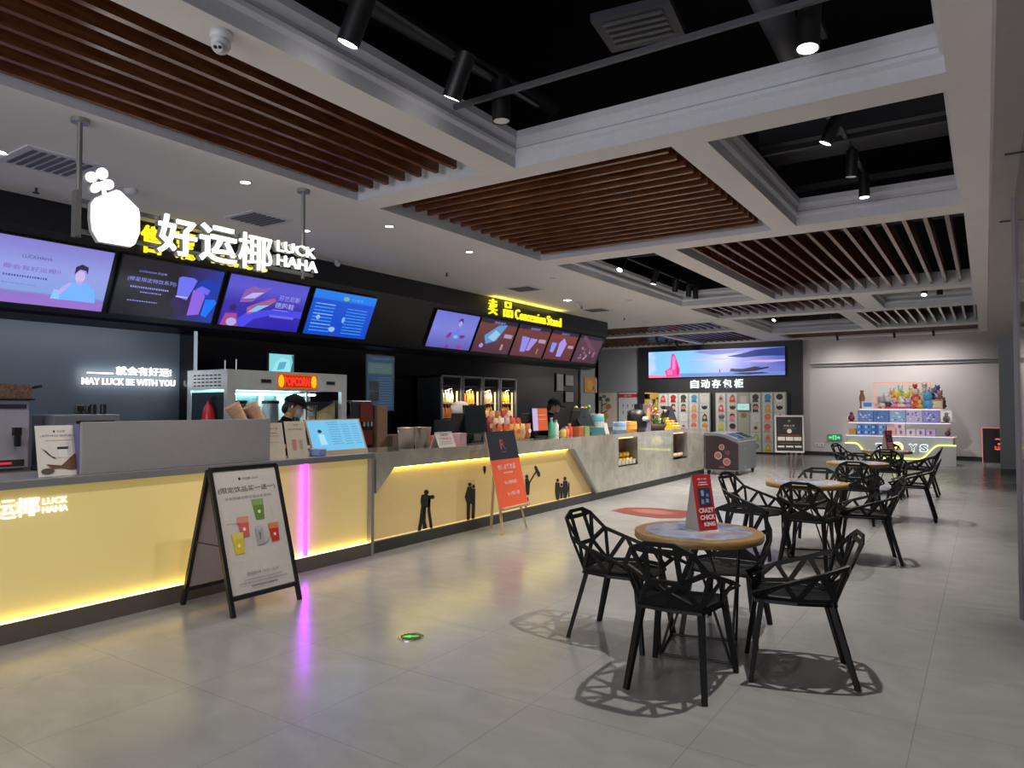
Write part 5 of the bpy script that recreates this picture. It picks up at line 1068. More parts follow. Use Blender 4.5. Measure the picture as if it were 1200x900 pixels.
# ------------------------------------------------------------------ tables
def table(label, x, y, a):
    t = thing('cafe_table', label, 'table', (x, y, 0), a, 'round cafe tables')
    mb = MB(); mb.lathe([(0, .705), (.395, .705), (.40, .712), (.40, .745), (.395, .75)], TWOOD, n=48); mb.cyl((0, 0, .7499), (0, 0, .75), .396, TWOOD, n=48); mb.build('table_top', t)
    mb = MB(); pic = table_pic(); vs = [(.33*math.cos(2*PI*i/40), .33*math.sin(2*PI*i/40), .7515) for i in range(40)]; mb.poly(vs, pic); mb.build('top_print', t)
    Bc = [Vector((sx*.21, sy*.21, .012)) for sx, sy in ((-1, -1), (1, -1), (1, 1), (-1, 1))]
    Tc = [Vector((.25*math.cos(R(q)), .25*math.sin(R(q)), .70)) for q in (-90, 0, 90, 180)]
    mb = MB(); 
    for i in range(4): mb.cyl(Bc[i], Bc[(i+1) % 4], .009, BLACK, n=8); mb.ball(Bc[i], .0095, BLACK, n=6)
    mb.build('base_ring', t)
    for i in range(4):
        m_ = MB(); m_.cyl(Tc[i], Bc[i], .008, BLACK, n=8).cyl(Tc[i], Bc[(i+1) % 4], .008, BLACK, n=8); m_.build('wire_leg', t)
    MB().box(-.26, -.02, .695, .26, .02, .706, BLACK).box(-.02, -.26, .695, .02, .26, .706, BLACK).build('top_bracket', t)
    return t
def table_pic():
    if 'table_print' in MATS: return MATS['table_print']
    m, nt, bs = node_mat('table_print'); N = nt.nodes.new; L = nt.links.new
    tc = N('ShaderNodeTexCoord'); nz = N('ShaderNodeTexNoise'); nz.inputs['Scale'].default_value = 3.2; nz.inputs['Detail'].default_value = 3; nz.inputs['Distortion'].default_value = .8
    rp = N('ShaderNodeValToRGB'); e = rp.color_ramp.elements; e[0].position = .3; e[0].color = (*hx('5a6478'), 1); e[1].position = .72; e[1].color = (*hx('a8948c'), 1)
    for p, c in ((.42, '7c84a0'), (.5, 'a8acb8'), (.6, '8c8694')): q = e.new(p); q.color = (*hx(c), 1)
    L(tc.outputs['Object'], nz.inputs['Vector']); L(nz.outputs['Fac'], rp.inputs['Fac']); L(rp.outputs['Color'], bs.inputs['Base Color']); bs.inputs['Roughness'].default_value = .12
    MATS['table_print'] = m; return m
TB = [(-1.54, 4.44, 12), (-1.57, 7.87, 20), (-1.51, 10.95, 10), (-1.47, 14.13, 15)]
T0 = table('nearest round wooden cafe table with the wide red tent sign on it', *TB[0])
TL_ = ['second round cafe table from the camera, with a bare top', 'third round cafe table from the camera, with a bare top', 'farthest round cafe table, with a small red tent sign, before the toy stall']
for (x, y, a), l in zip(TB[1:], TL_): dup(T0, (x, y, 0), a, l)
def tent_sign(label, x, y, a, s=1.):
    t = thing('tent_sign', label, 'sign', (x, y, .752), a, 'red tent signs on tables')
    RB = mat('tent_red', hx('a02c30'), .35); w = .15*s; h = .36*s
    mb = MB(); mb.M = face(0, -.07*s, 0, tilt=11); mb.box(-w/2, 0, -.002, w/2, h, 0, RB); mb.M = mb.M @ Matrix.Translation((-w/2, 0, 0)); NV = C_('303048'); WP = C_('d8c8c0')
    mb.art(w, h, [('t', '椰子酷', .5, .92, .03, WP, .5), ('l', .3, .86, .75, .02, WP), ('l', .25, .82, .8, .02, WP), ('r', .2, .45, .85, .76, NV), ('r', .35, .62, .5, .72, C_('8090b0')), ('r', .6, .60, .75, .66, C_('6070a0')), ('r', .3, .48, .45, .56, C_('7080a8')), ('r', .55, .5, .7, .57, C_('8090b0')), ('t', 'CRAZY', .5, .37, .085, WP, .8, .03), ('t', 'CHICK', .52, .25, .085, WP, .8, .03), ('t', 'KING', .58, .13, .075, WP, .6, .04)]); mb.build('front_leaf', t)
    mb = MB(); mb.M = Matrix.Rotation(PI, 4, 'Z') @ face(0, -.07*s, 0, tilt=11); mb.box(-w/2, 0, -.002, w/2, h, 0, RB); mb.build('rear_leaf', t)
    mb = MB()
    TS = mat('tent_side_grey', hx('9c948c'), .5); mb.poly([(-w/2, -.07*s, 0), (-w/2, .07*s, 0), (-w/2, 0, h*.98)], TS).poly([(w/2, .07*s, 0), (w/2, -.07*s, 0), (w/2, 0, h*.98)], TS); mb.build('side_panel', t)
    MB().box(-w/2-.005, -.085*s, 0, w/2+.005, .085*s, .006, mat('acrylic_pale', hx('d8d4d8'), .1)).build('foot_plate', t)
    return t
s1 = tent_sign('tall red tent sign with white lettering on the nearest table', -1.53, 4.47, 60, 1.)
dup(s1, (-1.45, 14.1, .752), 50, 'small looking red tent sign on the farthest table, before the toy stall')

# ------------------------------------------------------------------ chairs
def inset(poly, ws):
    """inset a convex planar polygon edge by edge; None when nothing is left"""
    n = len(poly); c = sum(poly, Vector())/n
    nr = Vector()
    for i in range(n): nr += (poly[i]-c).cross(poly[(i+1) % n]-c)
    nr.normalize(); lines = []
    for i in range(n):
        a, b = poly[i], poly[(i+1) % n]; d = (b-a).normalized(); inw = nr.cross(d); lines.append((a+inw*ws[i], d, inw))
    out = []
    for i in range(n):
        p1, d1, _ = lines[i-1]; p2, d2, _ = lines[i]
        cr = d1.cross(d2); k = cr.length_squared
        if k < 1e-6: return None
        s = (p2-p1).cross(d2).dot(cr)/k; out.append(p1+d1*s)
    # orientation test
    nr2 = Vector(); c2 = sum(out, Vector())/n
    for i in range(n): nr2 += (out[i]-c2).cross(out[(i+1) % n]-c2)
    if nr2.dot(nr) <= 0: return None
    for q in out:
        for i in range(n):
            if (q-lines[i][0]).dot(lines[i][2]) < -1e-4: return None
    return out
def lattice(V, polys, w=.0145, wb=.024, th=.012):
    ed = {}
    for kind, ids in polys:
        for i in range(len(ids)):
            e = tuple(sorted((ids[i], ids[(i+1) % len(ids)]))); ed[e] = ed.get(e, 0)+1
    bm = bmesh.new(); cache = {}
    def vert(p):
        k = (round(p.x, 5), round(p.y, 5), round(p.z, 5))
        if k not in cache: cache[k] = bm.verts.new(p)
        return cache[k]
    for kind, ids in polys:
        pts = [Vector(V[i]) for i in ids]; n = len(pts)
        ws = [wb if ed[tuple(sorted((ids[i], ids[(i+1) % n])))] == 1 else w for i in range(n)]
        ins = inset(pts, ws) if kind == 'f' else None
        if ins is None:
            try: bm.faces.new([vert(p) for p in pts])
            except ValueError: pass
            continue
        for i in range(n):
            j = (i+1) % n
            try: bm.faces.new([vert(pts[i]), vert(pts[j]), vert(ins[j]), vert(ins[i])])
            except ValueError: pass
    bmesh.ops.recalc_face_normals(bm, faces=bm.faces)
    bmesh.ops.solidify(bm, geom=bm.faces[:], thickness=th)
    return bm
def chair_proto():
    t = thing('lattice_chair', '', 'chair', (0, 0, 0), 0, 'black lattice chairs')
    half = {'F': (.19, .235, .455), 'S': (.235, .02, .458), 'R': (.175, -.19, .448), 'W': (.275, .27, .50), 'A1': (.285, .09, .565), 'A2': (.275, -.10, .625), 'B1': (.245, -.25, .675),
            'T1': (.175, -.335, .785), 'T2': (.085, -.355, .825), 'T3': (.085, -.34, .775), 'N': (.09, -.275, .60)}
    V = {}
    for k, (x, f, z) in half.items(): V[k] = (x, -f, z); V[k+'m'] = (-x, -f, z)
    V['R0'] = (0, .215, .45); V['C0'] = (0, .25, .54)
    H_ = [('f', ['F', 'W', 'A1']), ('f', ['F', 'A1', 'S']), ('f', ['S', 'A1', 'A2']), ('f', ['S', 'A2', 'R']), ('f', ['A2', 'B1', 'R']),
          ('f', ['R', 'B1', 'N']), ('f', ['R', 'N', 'C0']), ('s', ['R', 'C0', 'R0']), ('f', ['B1', 'T1', 'N']), ('f', ['T1', 'T3', 'N']), ('s', ['T1', 'T2', 'T3'])]
    polys = []
    for k, ids in H_:
        polys.append((k, ids)); polys.append((k, [(i+'m' if i not in ('R0', 'C0') else i) for i in ids][::-1]))
    polys += [('f', ['T2', 'T2m', 'T3m', 'T3']), ('f', ['T3', 'T3m', 'Nm', 'N']), ('f', ['N', 'Nm', 'C0'])]
    bm = lattice(V, polys)
    me = bpy.data.meshes.new('backrest'); bm.to_mesh(me); bm.free(); me.materials.append(CHAIR)
    o = bpy.data.objects.new('backrest', me); COL.objects.link(o); o.parent = t; o['label'] = 'open lattice backrest and arms'
    # seat plate, slightly dished
    V2 = {'F': (.20, -.24, .452), 'F0': (0, -.25, .44), 'Fm': (-.20, -.24, .452), 'S': (.24, -.02, .455), 'Sm': (-.24, -.02, .455), 'R': (.18, .195, .446), 'Rm': (-.18, .195, .446), 'R0': (0, .22, .446), 'M': (0, .0, .43), 'ML': (-.11, .03, .436), 'MR': (.11, .03, .436)}
    P2 = [['F0', 'F', 'MR', 'M'], ['F', 'S', 'MR'], ['S', 'R', 'MR'], ['R', 'R0', 'M', 'MR'], ['F0', 'M', 'ML', 'Fm'], ['Fm', 'ML', 'Sm'], ['Sm', 'ML', 'Rm'], ['Rm', 'ML', 'M', 'R0']]
    bm = lattice(V2, [('s', p) for p in P2], th=.016)
    me = bpy.data.meshes.new('seat'); bm.to_mesh(me); bm.free(); me.materials.append(CHAIR)
    o = bpy.data.objects.new('seat', me); COL.objects.link(o); o.parent = t
    for s in (-1, 1):
        MB().bar((s*.19, -.205, .452), (s*.245, -.27, 0), .038, .03, CHAIR, .028, .024).build('leg', t)
        MB().bar((s*.165, .165, .452), (s*.215, .285, 0), .042, .03, CHAIR, .03, .024).build('leg', t)
    MB().bar((-.17, -.19, .43), (.17, -.19, .43), .02, .02, CHAIR).bar((-.15, .15, .43), (.15, .15, .43), .02, .02, CHAIR).build('seat_frame', t)
    return t
CP = chair_proto(); CP_used = False
CHAIRS = [(-2.06, 4.40, 88, 'black lattice chair at the left side of the nearest table, facing right'),
 (-1.46, 3.90, 183, 'black lattice chair in front of the nearest table, its back to the camera'),
 (-.94, 4.40, -72, 'black lattice chair at the right side of the nearest table, facing left'),
 (-1.50, 4.93, 2, 'black lattice chair behind the nearest table, partly hidden by the table top'),
 (-2.02, 7.60, 78, 'black lattice chair at the left side of the second table'),
 (-1.45, 7.42, 176, 'black lattice chair in front of the second table, its back to the camera'),
 (-1.02, 7.95, -76, 'black lattice chair at the right side of the second table, casting a long shadow'),
 (-1.62, 8.50, 0, 'black lattice chair behind the second table'),
 (-1.42, 10.42, 178, 'black lattice chair in front of the third table, its back to the camera'),
 (-.86, 11.12, -88, 'black lattice chair at the right side of the third table'),
 (-1.62, 11.62, 0, 'black lattice chair behind the third table'),
 (-2.08, 14.55, 70, 'black lattice chair at the left side of the farthest table'),
 (-.98, 14.18, -92, 'black lattice chair at the right side of the farthest table'),
 (-1.38, 13.52, 178, 'black lattice chair in front of the farthest table'),
 (-1.55, 14.88, 0, 'black lattice chair behind the farthest table')]
for k, (x, y, a, l) in enumerate(CHAIRS):
    if k == 0: CP.location = (x, y, 0); CP.rotation_euler = (0, 0, R(a)); CP['label'] = l
    else: dup(CP, (x, y, 0), a, l)

# ------------------------------------------------------------------ people
def skin_mesh(joints, edges, root, sub=2):
    names = list(joints); me = bpy.data.meshes.new('tmp'); me.from_pydata([joints[n][0] for n in names], [(names.index(a), names.index(b)) for a, b in edges], [])
    o = bpy.data.objects.new('tmp', me); COL.objects.link(o)
    sk = o.modifiers.new('s', 'SKIN'); sk.use_smooth_shade = True; sb = o.modifiers.new('u', 'SUBSURF'); sb.levels = sub; sb.render_levels = sub
    for i, n in enumerate(names):
        r = joints[n][1]; d = me.skin_vertices[0].data[i]; d.radius = (r, r) if not isinstance(r, tuple) else r; d.use_root = (n == root)
    dg = bpy.context.evaluated_depsgraph_get(); dg.update(); m = bpy.data.meshes.new_from_object(o.evaluated_get(dg))
    vs = [v.co.copy() for v in m.vertices]; fs = [tuple(p.vertices) for p in m.polygons]
    bpy.data.objects.remove(o); bpy.data.meshes.remove(me); bpy.data.meshes.remove(m); return vs, fs
SKIN = mat('skin', hx('c09878'), .5); SHIRT = mat('black_shirt', hx('0e0e12'), .85, spec=.1); TRO = mat('dark_trousers', hx('20222c'), .8); MASK = mat('pale_face_mask', hx('b8bcc4'), .7); HAIR = mat('black_hair', hx('120e0e'), .5)
def person(label, x, y, a, nod, cap, apron):
    t = thing('person', label, 'person', (x, y, 0), a)
    J = {'pel': ((0, .06, .90), .11), 'sp': ((0, .05, 1.03), .105), 'ch': ((0, -.01, 1.20), .12), 'nb': ((0, -.06, 1.35), .058), 'nk': ((0, -.10, 1.43), .05), 'hd': ((0, -.13, 1.50), .06)}
    E = [('pel', 'sp'), ('sp', 'ch'), ('ch', 'nb'), ('nb', 'nk'), ('nk', 'hd')]
    for s, q in ((-1, 'l'), (1, 'r')):
        J.update({q+'sh': ((s*.165, -.03, 1.31), .055), q+'el': ((s*.23, -.07, 1.05), .042), q+'wr': ((s*.15, -.29, 1.08), .025), q+'pa': ((s*.135, -.35, 1.085), (.034, .018)),
                  q+'hp': ((s*.09, .06, .84), .085), q+'kn': ((s*.1, .02, .47), .058), q+'an': ((s*.1, .07, .09), .04), q+'to': ((s*.11, -.09, .04), .034)})
        E += [('ch', q+'sh'), (q+'sh', q+'el'), (q+'el', q+'wr'), (q+'wr', q+'pa'), ('pel', q+'hp'), (q+'hp', q+'kn'), (q+'kn', q+'an'), (q+'an', q+'to')]
        for f in range(4):
            ox = (f-1.5)*.019; L = (.062, .078, .082, .07)[f if s < 0 else 3-f]
            J['%sf%da' % (q, f)] = ((s*.135+ox, -.37, 1.09), .0095); J['%sf%db' % (q, f)] = ((s*.135+ox*1.15, -.37-L*.55, 1.085), .0085); J['%sf%dc' % (q, f)] = ((s*.135+ox*1.15, -.37-L*.85, 1.06), .007)
            E += [(q+'pa', '%sf%da' % (q, f)), ('%sf%da' % (q, f), '%sf%db' % (q, f)), ('%sf%db' % (q, f), '%sf%dc' % (q, f))]
        J[q+'t1'] = ((s*.135-s*.035, -.335, 1.075), .011); J[q+'t2'] = ((s*.135-s*.05, -.37, 1.06), .009); E += [(q+'wr', q+'t1'), (q+'t1', q+'t2')]
    vs, fs = skin_mesh(J, E, 'pel')
    mb = MB(); mb.add(vs, fs, SKIN, True)
    HM = Matrix.Translation((0, -.13, 1.47)) @ Matrix.Rotation(R(nod), 4, 'X')
    mb.M = HM
    # head: skull, jaw, nose, ears, eyes and lips
    n, k_ = 20, 16; hv = []
    for j in range(k_+1):
        th = PI*j/k_
        for i in range(n):
            ph = 2*PI*i/n; X = math.sin(th)*math.cos(ph); Y = math.sin(th)*math.sin(ph); Z = math.cos(th)
            wx = .075*(1-.28*max(0, -Z)); wy = .098*(1-.15*max(0, -Z))
            px, py, pz = X*wx, Y*wy, Z*.118
            if Y < -.7 and abs(X) < .25 and -.35 < Z < .05: py -= .022*(1-abs(X)/.25)*(1-abs(Z+.15)/.2 if abs(Z+.15) < .2 else 0)
            if Y < -.5 and .0 < Z < .22 and .2 < abs(X) < .6: py += .006
            hv.append((px, py-.005, pz+.07))
    hf = [(j*n+i, (j+1)*n+i, (j+1)*n+(i+1) % n, j*n+(i+1) % n) for j in range(k_) for i in range(n)]
    mb.add(hv, hf, SKIN, True)
    for s in (-1, 1):
        mb.ball((s*.076, .012, .062), .026, SKIN, n=10, sc=(.35, .7, 1)); mb.ball((s*.03, -.088, .085), .011, PAPER, n=8); mb.ball((s*.03, -.097, .085), .006, INK, n=8)
        mb.box(s*.03-.014, -.1, .103, s*.03+.014, -.092, .108, HAIR)
    mb.ball((0, -.092, .018), .02, mat('lips', hx('a06858'), .5), n=8, sc=(1, .35, .25))
    mb.build('body', t)
    # clothes
    def sub(keys, k, extra=None):
        JJ = {n: (J[n][0], (J[n][1] if not isinstance(J[n][1], tuple) else J[n][1][0])*k+.008) for n in keys}
        if extra: JJ.update(extra)
        return JJ
    js = sub(['pel', 'sp', 'ch', 'nb', 'lsh', 'lel', 'rsh', 'rel', 'lhp', 'rhp'], 1.10); js['lel'] = ((-.222, -.06, 1.1), .054); js['rel'] = ((.222, -.06, 1.1), .054); js['nb'] = ((0, -.075, 1.37), .07); js['nc'] = ((0, -.10, 1.44), .062)
    vs, fs = skin_mesh(js, [('pel', 'sp'), ('sp', 'ch'), ('ch', 'nb'), ('nb', 'nc'), ('ch', 'lsh'), ('lsh', 'lel'), ('ch', 'rsh'), ('rsh', 'rel'), ('pel', 'lhp'), ('pel', 'rhp')], 'pel')
    MB().add(vs, fs, SHIRT, True).build('shirt', t)
    js = sub(['pel', 'lhp', 'lkn', 'lan', 'rhp', 'rkn', 'ran'], 1.12)
    vs, fs = skin_mesh(js, [('pel', 'lhp'), ('lhp', 'lkn'), ('lkn', 'lan'), ('pel', 'rhp'), ('rhp', 'rkn'), ('rkn', 'ran')], 'pel')
    MB().add(vs, fs, TRO, True).build('trousers', t)
    for s in (-1, 1): MB().ball((s*.105, -.02, .045), .06, BLACK, sc=(.8, 2.1, .75)).build('shoe', t)
    mb = MB(); mb.M = HM
    hv2 = []; 
    for j in range(10):
        th = PI*.56*j/9
        for i in range(n):
            ph = 2*PI*i/n; X = math.sin(th)*math.cos(ph); Y = math.sin(th)*math.sin(ph); Z = math.cos(th)
            lim = 1.0
            zz = Z*.128
            if Y < -.2: zz = max(zz, .045)
            hv2.append((X*.084, Y*.108, zz+.07))
    mb.add(hv2, [(j*n+i, (j+1)*n+i, (j+1)*n+(i+1) % n, j*n+(i+1) % n) for j in range(9) for i in range(n)], HAIR, True)
    mb.ball((0, .075, .03), .06, HAIR, n=12, sc=(1.15, .7, 1.1)); mb.build('hair', t)
    if cap:
        mb = MB(); mb.M = HM; cv = []
        for j in range(8):
            th = PI*.46*j/7
            for i in range(n): ph = 2*PI*i/n; cv.append((math.sin(th)*math.cos(ph)*.100, math.sin(th)*math.sin(ph)*.126, math.cos(th)*.125+.088))
        mb.add(cv, [(j*n+i, (j+1)*n+i, (j+1)*n+(i+1) % n, j*n+(i+1) % n) for j in range(7) for i in range(n)], SHIRT, True)
        mb.prism([(-.088, -.08), (-.08, -.16), (-.045, -.205), (.045, -.205), (.08, -.16), (.088, -.08)], .090, .100, SHIRT); mb.build('cap', t)
    mb = MB(); mb.M = HM
    mv = []
    for j in range(7):
        z = -.035+.095*j/6
        for i in range(11):
            ph = -PI/2+(i/10-.5)*2.4; r = 1.06+.05*math.sin(PI*j/6)
            mv.append((math.cos(ph)*.075*r, math.sin(ph)*.106*r+(.012 if j == 0 else 0), z+.01))
    mb.add(mv, [(j*11+i, j*11+i+1, (j+1)*11+i+1, (j+1)*11+i) for j in range(6) for i in range(10)], MASK, True)
    for s in (-1, 1): mb.bar((s*.06, -.07, .05), (s*.078, .01, .07), .003, .003, MASK)
    mb.build('face_mask', t)
    return t
person('staff member in black cap and pale mask bending near the food warmer', -6.42, 5.02, 140, 22, True, 0)
person('staff member in black cap and mask standing behind the tills of the concession counter', -6.35, 10.55, 135, 12, True, 0)

# ------------------------------------------------------------------ ceiling fittings
LENS = emit('spot_lens', (1., .95, .88), 14.); LENSD = emit('spot_lens_dim', (1., .95, .9), .12)
def track_light(label, x, y, z, aim, lit=True, s=1., group=None):
    t = thing('track_spotlight', label, 'spotlight', (x, y, z), 0, group)
    d = (Vector(aim)-Vector((x, y, z-.12))).normalized()
    MB().box(-.05, -.02, -.03, .05, .02, 0, BLACK).cyl((0, 0, -.03), (0, 0, -.10), .012, BLACK).build('adapter', t)
    c = Vector((0, 0, -.12)); a = c-d*.09*s; b = c+d*.10*s
    MB().cyl(a, b, .042*s, BLACK, n=20).cyl(b, b+d*.006, .042*s, BLACK, n=20, cap=False).build('canister', t)
    MB().cyl(b+d*.001, b+d*.003, .036*s, LENS if lit else LENSD, n=20).build('lens', t)
    return t, Vector((x, y, z))+b+d*.03
def track(label, x0, y0, x1, y1, z):
    tag(MB().bar((x0, y0, z+.015), (x1, y1, z+.015), .035, .03, BLACK).build('light_track'), label, 'light track')
track('black light track running along the left of the nearest open ceiling bay', -2.98, 1.2, -2.93, 4.75, 3.93)
track('short light track at the right of the nearest open ceiling bay', -.84, 3.6, -.83, 4.9, 3.93)
track('light track in the second open ceiling bay', -1.0, 5.75, -1.0, 8.3, 3.93)
track('light track in the long narrow open ceiling bay', -4.80, 9.6, -4.80, 13.9, 3.93)
track('light track in the far square open ceiling bay', -4.6, 18.7, -2.9, 18.7, 3.93)
track('light track in the small open bay by the right beam', -1.5, 15.9, -.3, 15.9, 3.93)
WARMW = (1., .95, .89)
SP = [(-3.0, 2.87, (-4.1, 2.6, 1.2), 1, 'first from the camera on the left track of the nearest bay', 35, 80),
      (-2.95, 3.77, (-4.4, 3.9, 1.0), 1, 'second from the camera on the left track of the nearest bay', 35, 80),
      (-2.94, 4.25, (-2.9, 4.3, 0), 0, 'third and unlit on the left track of the nearest bay', 0, 0),
      (-.83, 4.4, (-1.0, 4.0, 0), 1, 'on the short right track of the nearest bay', 120, 75),
      (-1.0, 6.2, (-2.4, 6.2, 1.0), 1, 'tilted left, nearest on the track of the second bay', 60, 70),
      (-1.0, 7.2, (-1.3, 7.4, 0), 0, 'in the middle of the track of the second bay', 0, 0),
      (-1.0, 8.0, (-1.0, 8.0, 0), 1, 'hanging straight down at the far end of the second bay', 130, 75),
      (-4.80, 10.35, (-5.2, 8.2, .6), 1, 'first and brightest in the long narrow bay', 130, 80),
      (-4.80, 11.7, (-5.5, 11.6, 1.0), 1, 'second in the long narrow bay', 110, 80),
      (-4.80, 12.7, (-5.4, 13.4, 1.0), 1, 'third in the long narrow bay', 110, 80),
      (-4.80, 13.4, (-5.2, 14.2, .8), 1, 'fourth in the long narrow bay', 110, 80),
      (-4.80, 13.8, (-4.8, 13.9, 0), 0, 'last and unlit in the long narrow bay', 0, 0),
      (-4.4, 18.7, (-5.5, 17.0, 1.5), 1, 'bright one at the left of the far square bay', 110, 90),
      (-3.1, 18.7, (-3.4, 19.5, 0), 0, 'at the right of the far square bay', 0, 0),
      (-.95, 15.9, (-1.4, 14.0, 0), 1, 'lit one in the small bay by the right beam', 110, 80),
      (-.7, 15.9, (-.7, 16, 0), 0, 'unlit one in the small bay by the right beam', 0, 0)]
for x, y, aim, lit, l, e_, ang in SP:
    t, p = track_light('black canister spotlight, '+l, x, y, 3.93, aim, bool(lit), 1.6 if y < 5 else 1.25, 'canister spotlights on tracks')
    if lit: lamp('SPOT', p, e_*1.0, WARMW, size=.03, target=aim, spot=ang, blend=.6, name='spot_lamp')
for k, x in enumerate((-3.55, -2.09, -1.15)):
    aim = (x+.1, 23.6, 1.2)
    t, p = track_light('small black spotlight below the last wooden slat row, %s of three' % ('left', 'middle', 'right')[k], x, 22.3, 3.64, aim, k == 2, .8, 'small spotlights near the far wall')
    lamp('SPOT', p, 34, WARMW, size=.05, target=(x+.05, 23.6, .9), spot=140, blend=1., name='spot_lamp')
for k, (x, y) in enumerate(((-8.1, 19.9), (-8.1, 20.7), (-8.1, 21.5))):
    aim = (-8.0, 23.4, 1.0)
    t, p = track_light('small dark spotlight before the locker wall, %s of three' % ('nearest', 'middle', 'farthest')[k], x, y, 3.6, aim, False, 1.0, 'small spotlights near the lockers')
    lamp('SPOT', p, 70, WARMW, size=.04, target=(-6.6-k*2.1, 23.4, 1.2), spot=95, blend=.9, name='spot_lamp')
lamp('SPOT', (-1.9, 17.3, 3.6), 170, WARMW, size=.04, target=(-1.9, 21.2, .7), spot=48, blend=.8, name='spot_lamp')
track_light('black spotlight above the slats aimed at the toy stall', -1.9, 17.15, 3.95, (-1.9, 21.4, .9), True, 1.0)
# recessed downlights
for k, (x, y, on, l) in enumerate(((-6.6, 2.41, 1, 'at the left edge of the picture'), (-5.62, 4.0, 1, 'just right of the fruit emblem of the hanging sign'), (-5.64, 5.91, 1, 'right of the lettering of the hanging sign'), (-5.7, 7.5, 1, 'below the wooden slat panel'), (-6.6, 5.52, 1, 'close above the word on the hanging sign'), (-6.76, 12.06, 1, 'bright one above the Concession Stand sign'), (-5.75, 9.8, 0, 'small one beside the long open bay'), (-5.75, 12.7, 0, 'small one farther along the long open bay'), (-6.9, 16.2, 0, 'far one near the cross slats'))):
    t = thing('downlight', 'round recessed ceiling downlight, '+l, 'downlight', (x, y, 3.6), 0, 'recessed downlights')
    MB().lathe([(.045, 0), (.062, 0), (.062, -.006), (.045, -.006)], MOULD, n=24).build('trim_ring', t)
    rr = .045 if k != 5 else .075
    MB().cyl((0, 0, -.002), (0, 0, -.004), rr, LENS if on else LENSD, n=20).build('lens', t)
    if on: lamp('SPOT', (x, y, 3.57), 34 if k != 5 else 70, (1, .93, .85), size=.04, target=(x, y, 0), spot=120, blend=1., name='down_lamp')
# vents
for k, (x, y, s, l) in enumerate(((-6.52, 2.76, .3, 'at the left, behind the hanging pole'), (-6.6, 4.87, .26, 'behind the hanging sign lettering'), (-6.7, 10.4, .26, 'above the yellow characters'), (-6.9, 13.6, .26, 'farthest, near the bulkhead end'))):
    t = thing('ceiling_vent', 'grey slatted ceiling vent '+l, 'air vent', (x, y, 3.6), 0, 'slatted ceiling vents')
    MB().box(-s, -s, -.012, s, s, 0, MOULD).build('frame', t); mb = MB()
    for i in range(7): mb.box(-s*.8, -s*.8+i*s*.235, -.02, s*.8, -s*.8+i*s*.235+s*.12, -.012, mat('vent_slot_grey', hx('5c5a60'), .6))
    mb.build('louvre', t)
# dome camera, smoke detector, sprinklers
t = thing('security_camera', 'white turret security camera on the ceiling beam at the top left', 'camera', (-3.46, 2.3, 3.6), 40)
WP_ = mat('camera_white', hx('c8c8cc'), .35)
MB().lathe([(0, 0), (.06, 0), (.062, -.03), (.055, -.045), (0, -.045)], WP_, n=24).build('mount', t); MB().ball((0, -.01, -.075), .052, WP_, n=20).build('turret', t)
MB().cyl((0, -.05, -.1), (0, -.066, -.115), .026, WP_, n=16).build('lens_hood', t); m_ = MB()
for s in (-1, 1): m_.ball((s*.012, -.064, -.113), .011, BLACK, n=8)
m_.build('lens', t)
tag(MB().lathe([(0, 0), (.06, 0), (.06, -.02), (.04, -.05), (0, -.055)], WP_, c=(-6.72, 3.53, 3.6), n=20).build('smoke_detector'), 'grey white round smoke detector right of the fruit emblem', 'smoke detector')
for x, y, l in ((-7.41, 3.01, 'at the left near the bulkhead'), (-6.9, 8.5, 'before the black bulkhead between the signs'), (-6.9, 12.9, 'above the word Stand'), (-7.0, 15.2, 'near the bulkhead end')):
    t = thing('sprinkler', 'small ceiling sprinkler '+l, 'sprinkler', (x, y, 3.605), 0, 'ceiling sprinklers'); MB().cyl((0, 0, 0), (0, 0, -.05), .012, DUCT, n=8).build('stem', t); MB().cyl((0, 0, -.05), (0, 0, -.056), .03, DUCT, n=10).build('deflector', t)
for x, y, l in ((-7.6, 6.9, 'above the blue screen'), (-6.73, 12.36, 'beside the bright downlight')):
    t = thing('security_camera', 'small white bullet camera on the ceiling '+l, 'camera', (x, y, 3.6), 0, None); MB().cyl((0, 0, 0), (0, 0, -.04), .03, WP_, n=14).build('mount', t); MB().cyl((.0, 0, -.05), (.09, -.05, -.08), .028, WP_, n=14).build('camera_body', t)

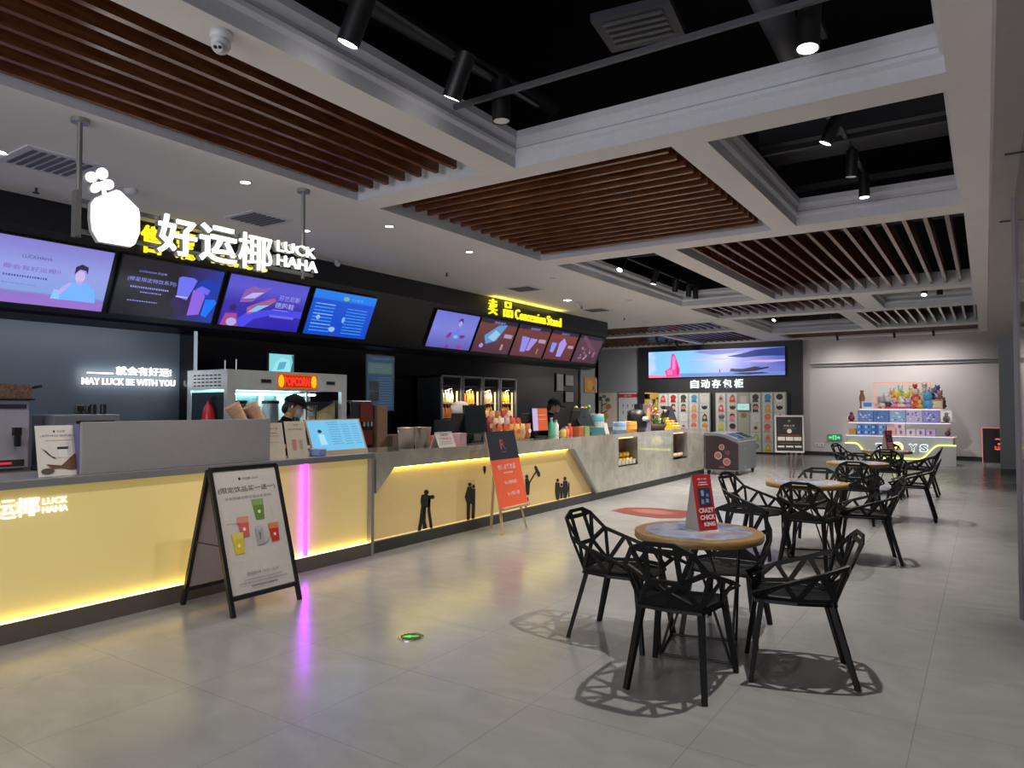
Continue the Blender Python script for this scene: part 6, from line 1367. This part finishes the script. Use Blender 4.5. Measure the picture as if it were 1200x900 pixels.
# ------------------------------------------------------------------ lamps without fixtures
lamp('AREA', (-7.2, 3.8, 2.4), 6, (.75, .85, 1.), target=(-8.3, 3.8, 1.5), sx=2.4, sy=.3, name='back_light')
lamp('AREA', (-5.28, 1.4, .2), 6, (1., .72, .2), target=(-5.4, 1.4, .8), sx=7, sy=.03, name='led_lamp') if False else None
# daylight-free hall light behind the camera: rows of downlights in the ceiling there
for k, (x, y) in enumerate(((-2.6, -1.6), (-.9, -1.6), (-4.4, .6), (-2.4, .8), (-2.6, -3.6))):
    lamp('SPOT', (x, y, 3.57), 26, WARMW, size=.06, target=(x, y, 0), spot=130, blend=1., name='down_lamp')
for x, y, e_ in ((-2.6, 7.6, 100), (-3.8, 9.2, 120), (-4.2, 12.0, 150), (-1.8, 11.5, 170), (-3.6, 15.8, 190), (-7.4, 18.4, 200), (-10.2, 21.0, 120), (-2.5, 19.0, 170)):  # unseen spots added without fixtures to brighten the middle and far hall
    lamp('SPOT', (x, y, 3.61), e_, WARMW, size=.05, target=(x, y, 0), spot=110, blend=.9, name='spot_lamp')

lamp('AREA', (-1.6, -4.7, 2.0), 280, (.90, .93, 1.), target=(-1.8, 5, 2.2), sx=8, sy=3.0, name='foyer_fill')  # soft fill light added behind the camera to lift ceiling and beams
w = bpy.data.worlds.new('World'); S.world = w; w.use_nodes = True
w.node_tree.nodes['Background'].inputs[0].default_value = (.5, .55, .65, 1); w.node_tree.nodes['Background'].inputs[1].default_value = .0

cam = bpy.data.cameras.new('Camera'); cam.sensor_width = 36; cam.lens = F/1200*36; cam.clip_end = 200; cam.clip_start = .05
co = bpy.data.objects.new('Camera', cam); COL.objects.link(co); co.location = (0, 0, H); co.rotation_euler = (PI/2+PT, 0, YAW); S.camera = co
S.view_settings.view_transform = 'Standard'; S.view_settings.look = 'None'; S.view_settings.gamma = 1; S.view_settings.exposure = EXPO
S.view_settings.use_curve_mapping = False
S.cycles.max_bounces = 8; S.cycles.diffuse_bounces = 4; S.cycles.glossy_bounces = 4; S.cycles.use_denoising = True
S.cycles.sample_clamp_indirect = 4; S.cycles.caustics_reflective = False; S.cycles.caustics_refractive = False
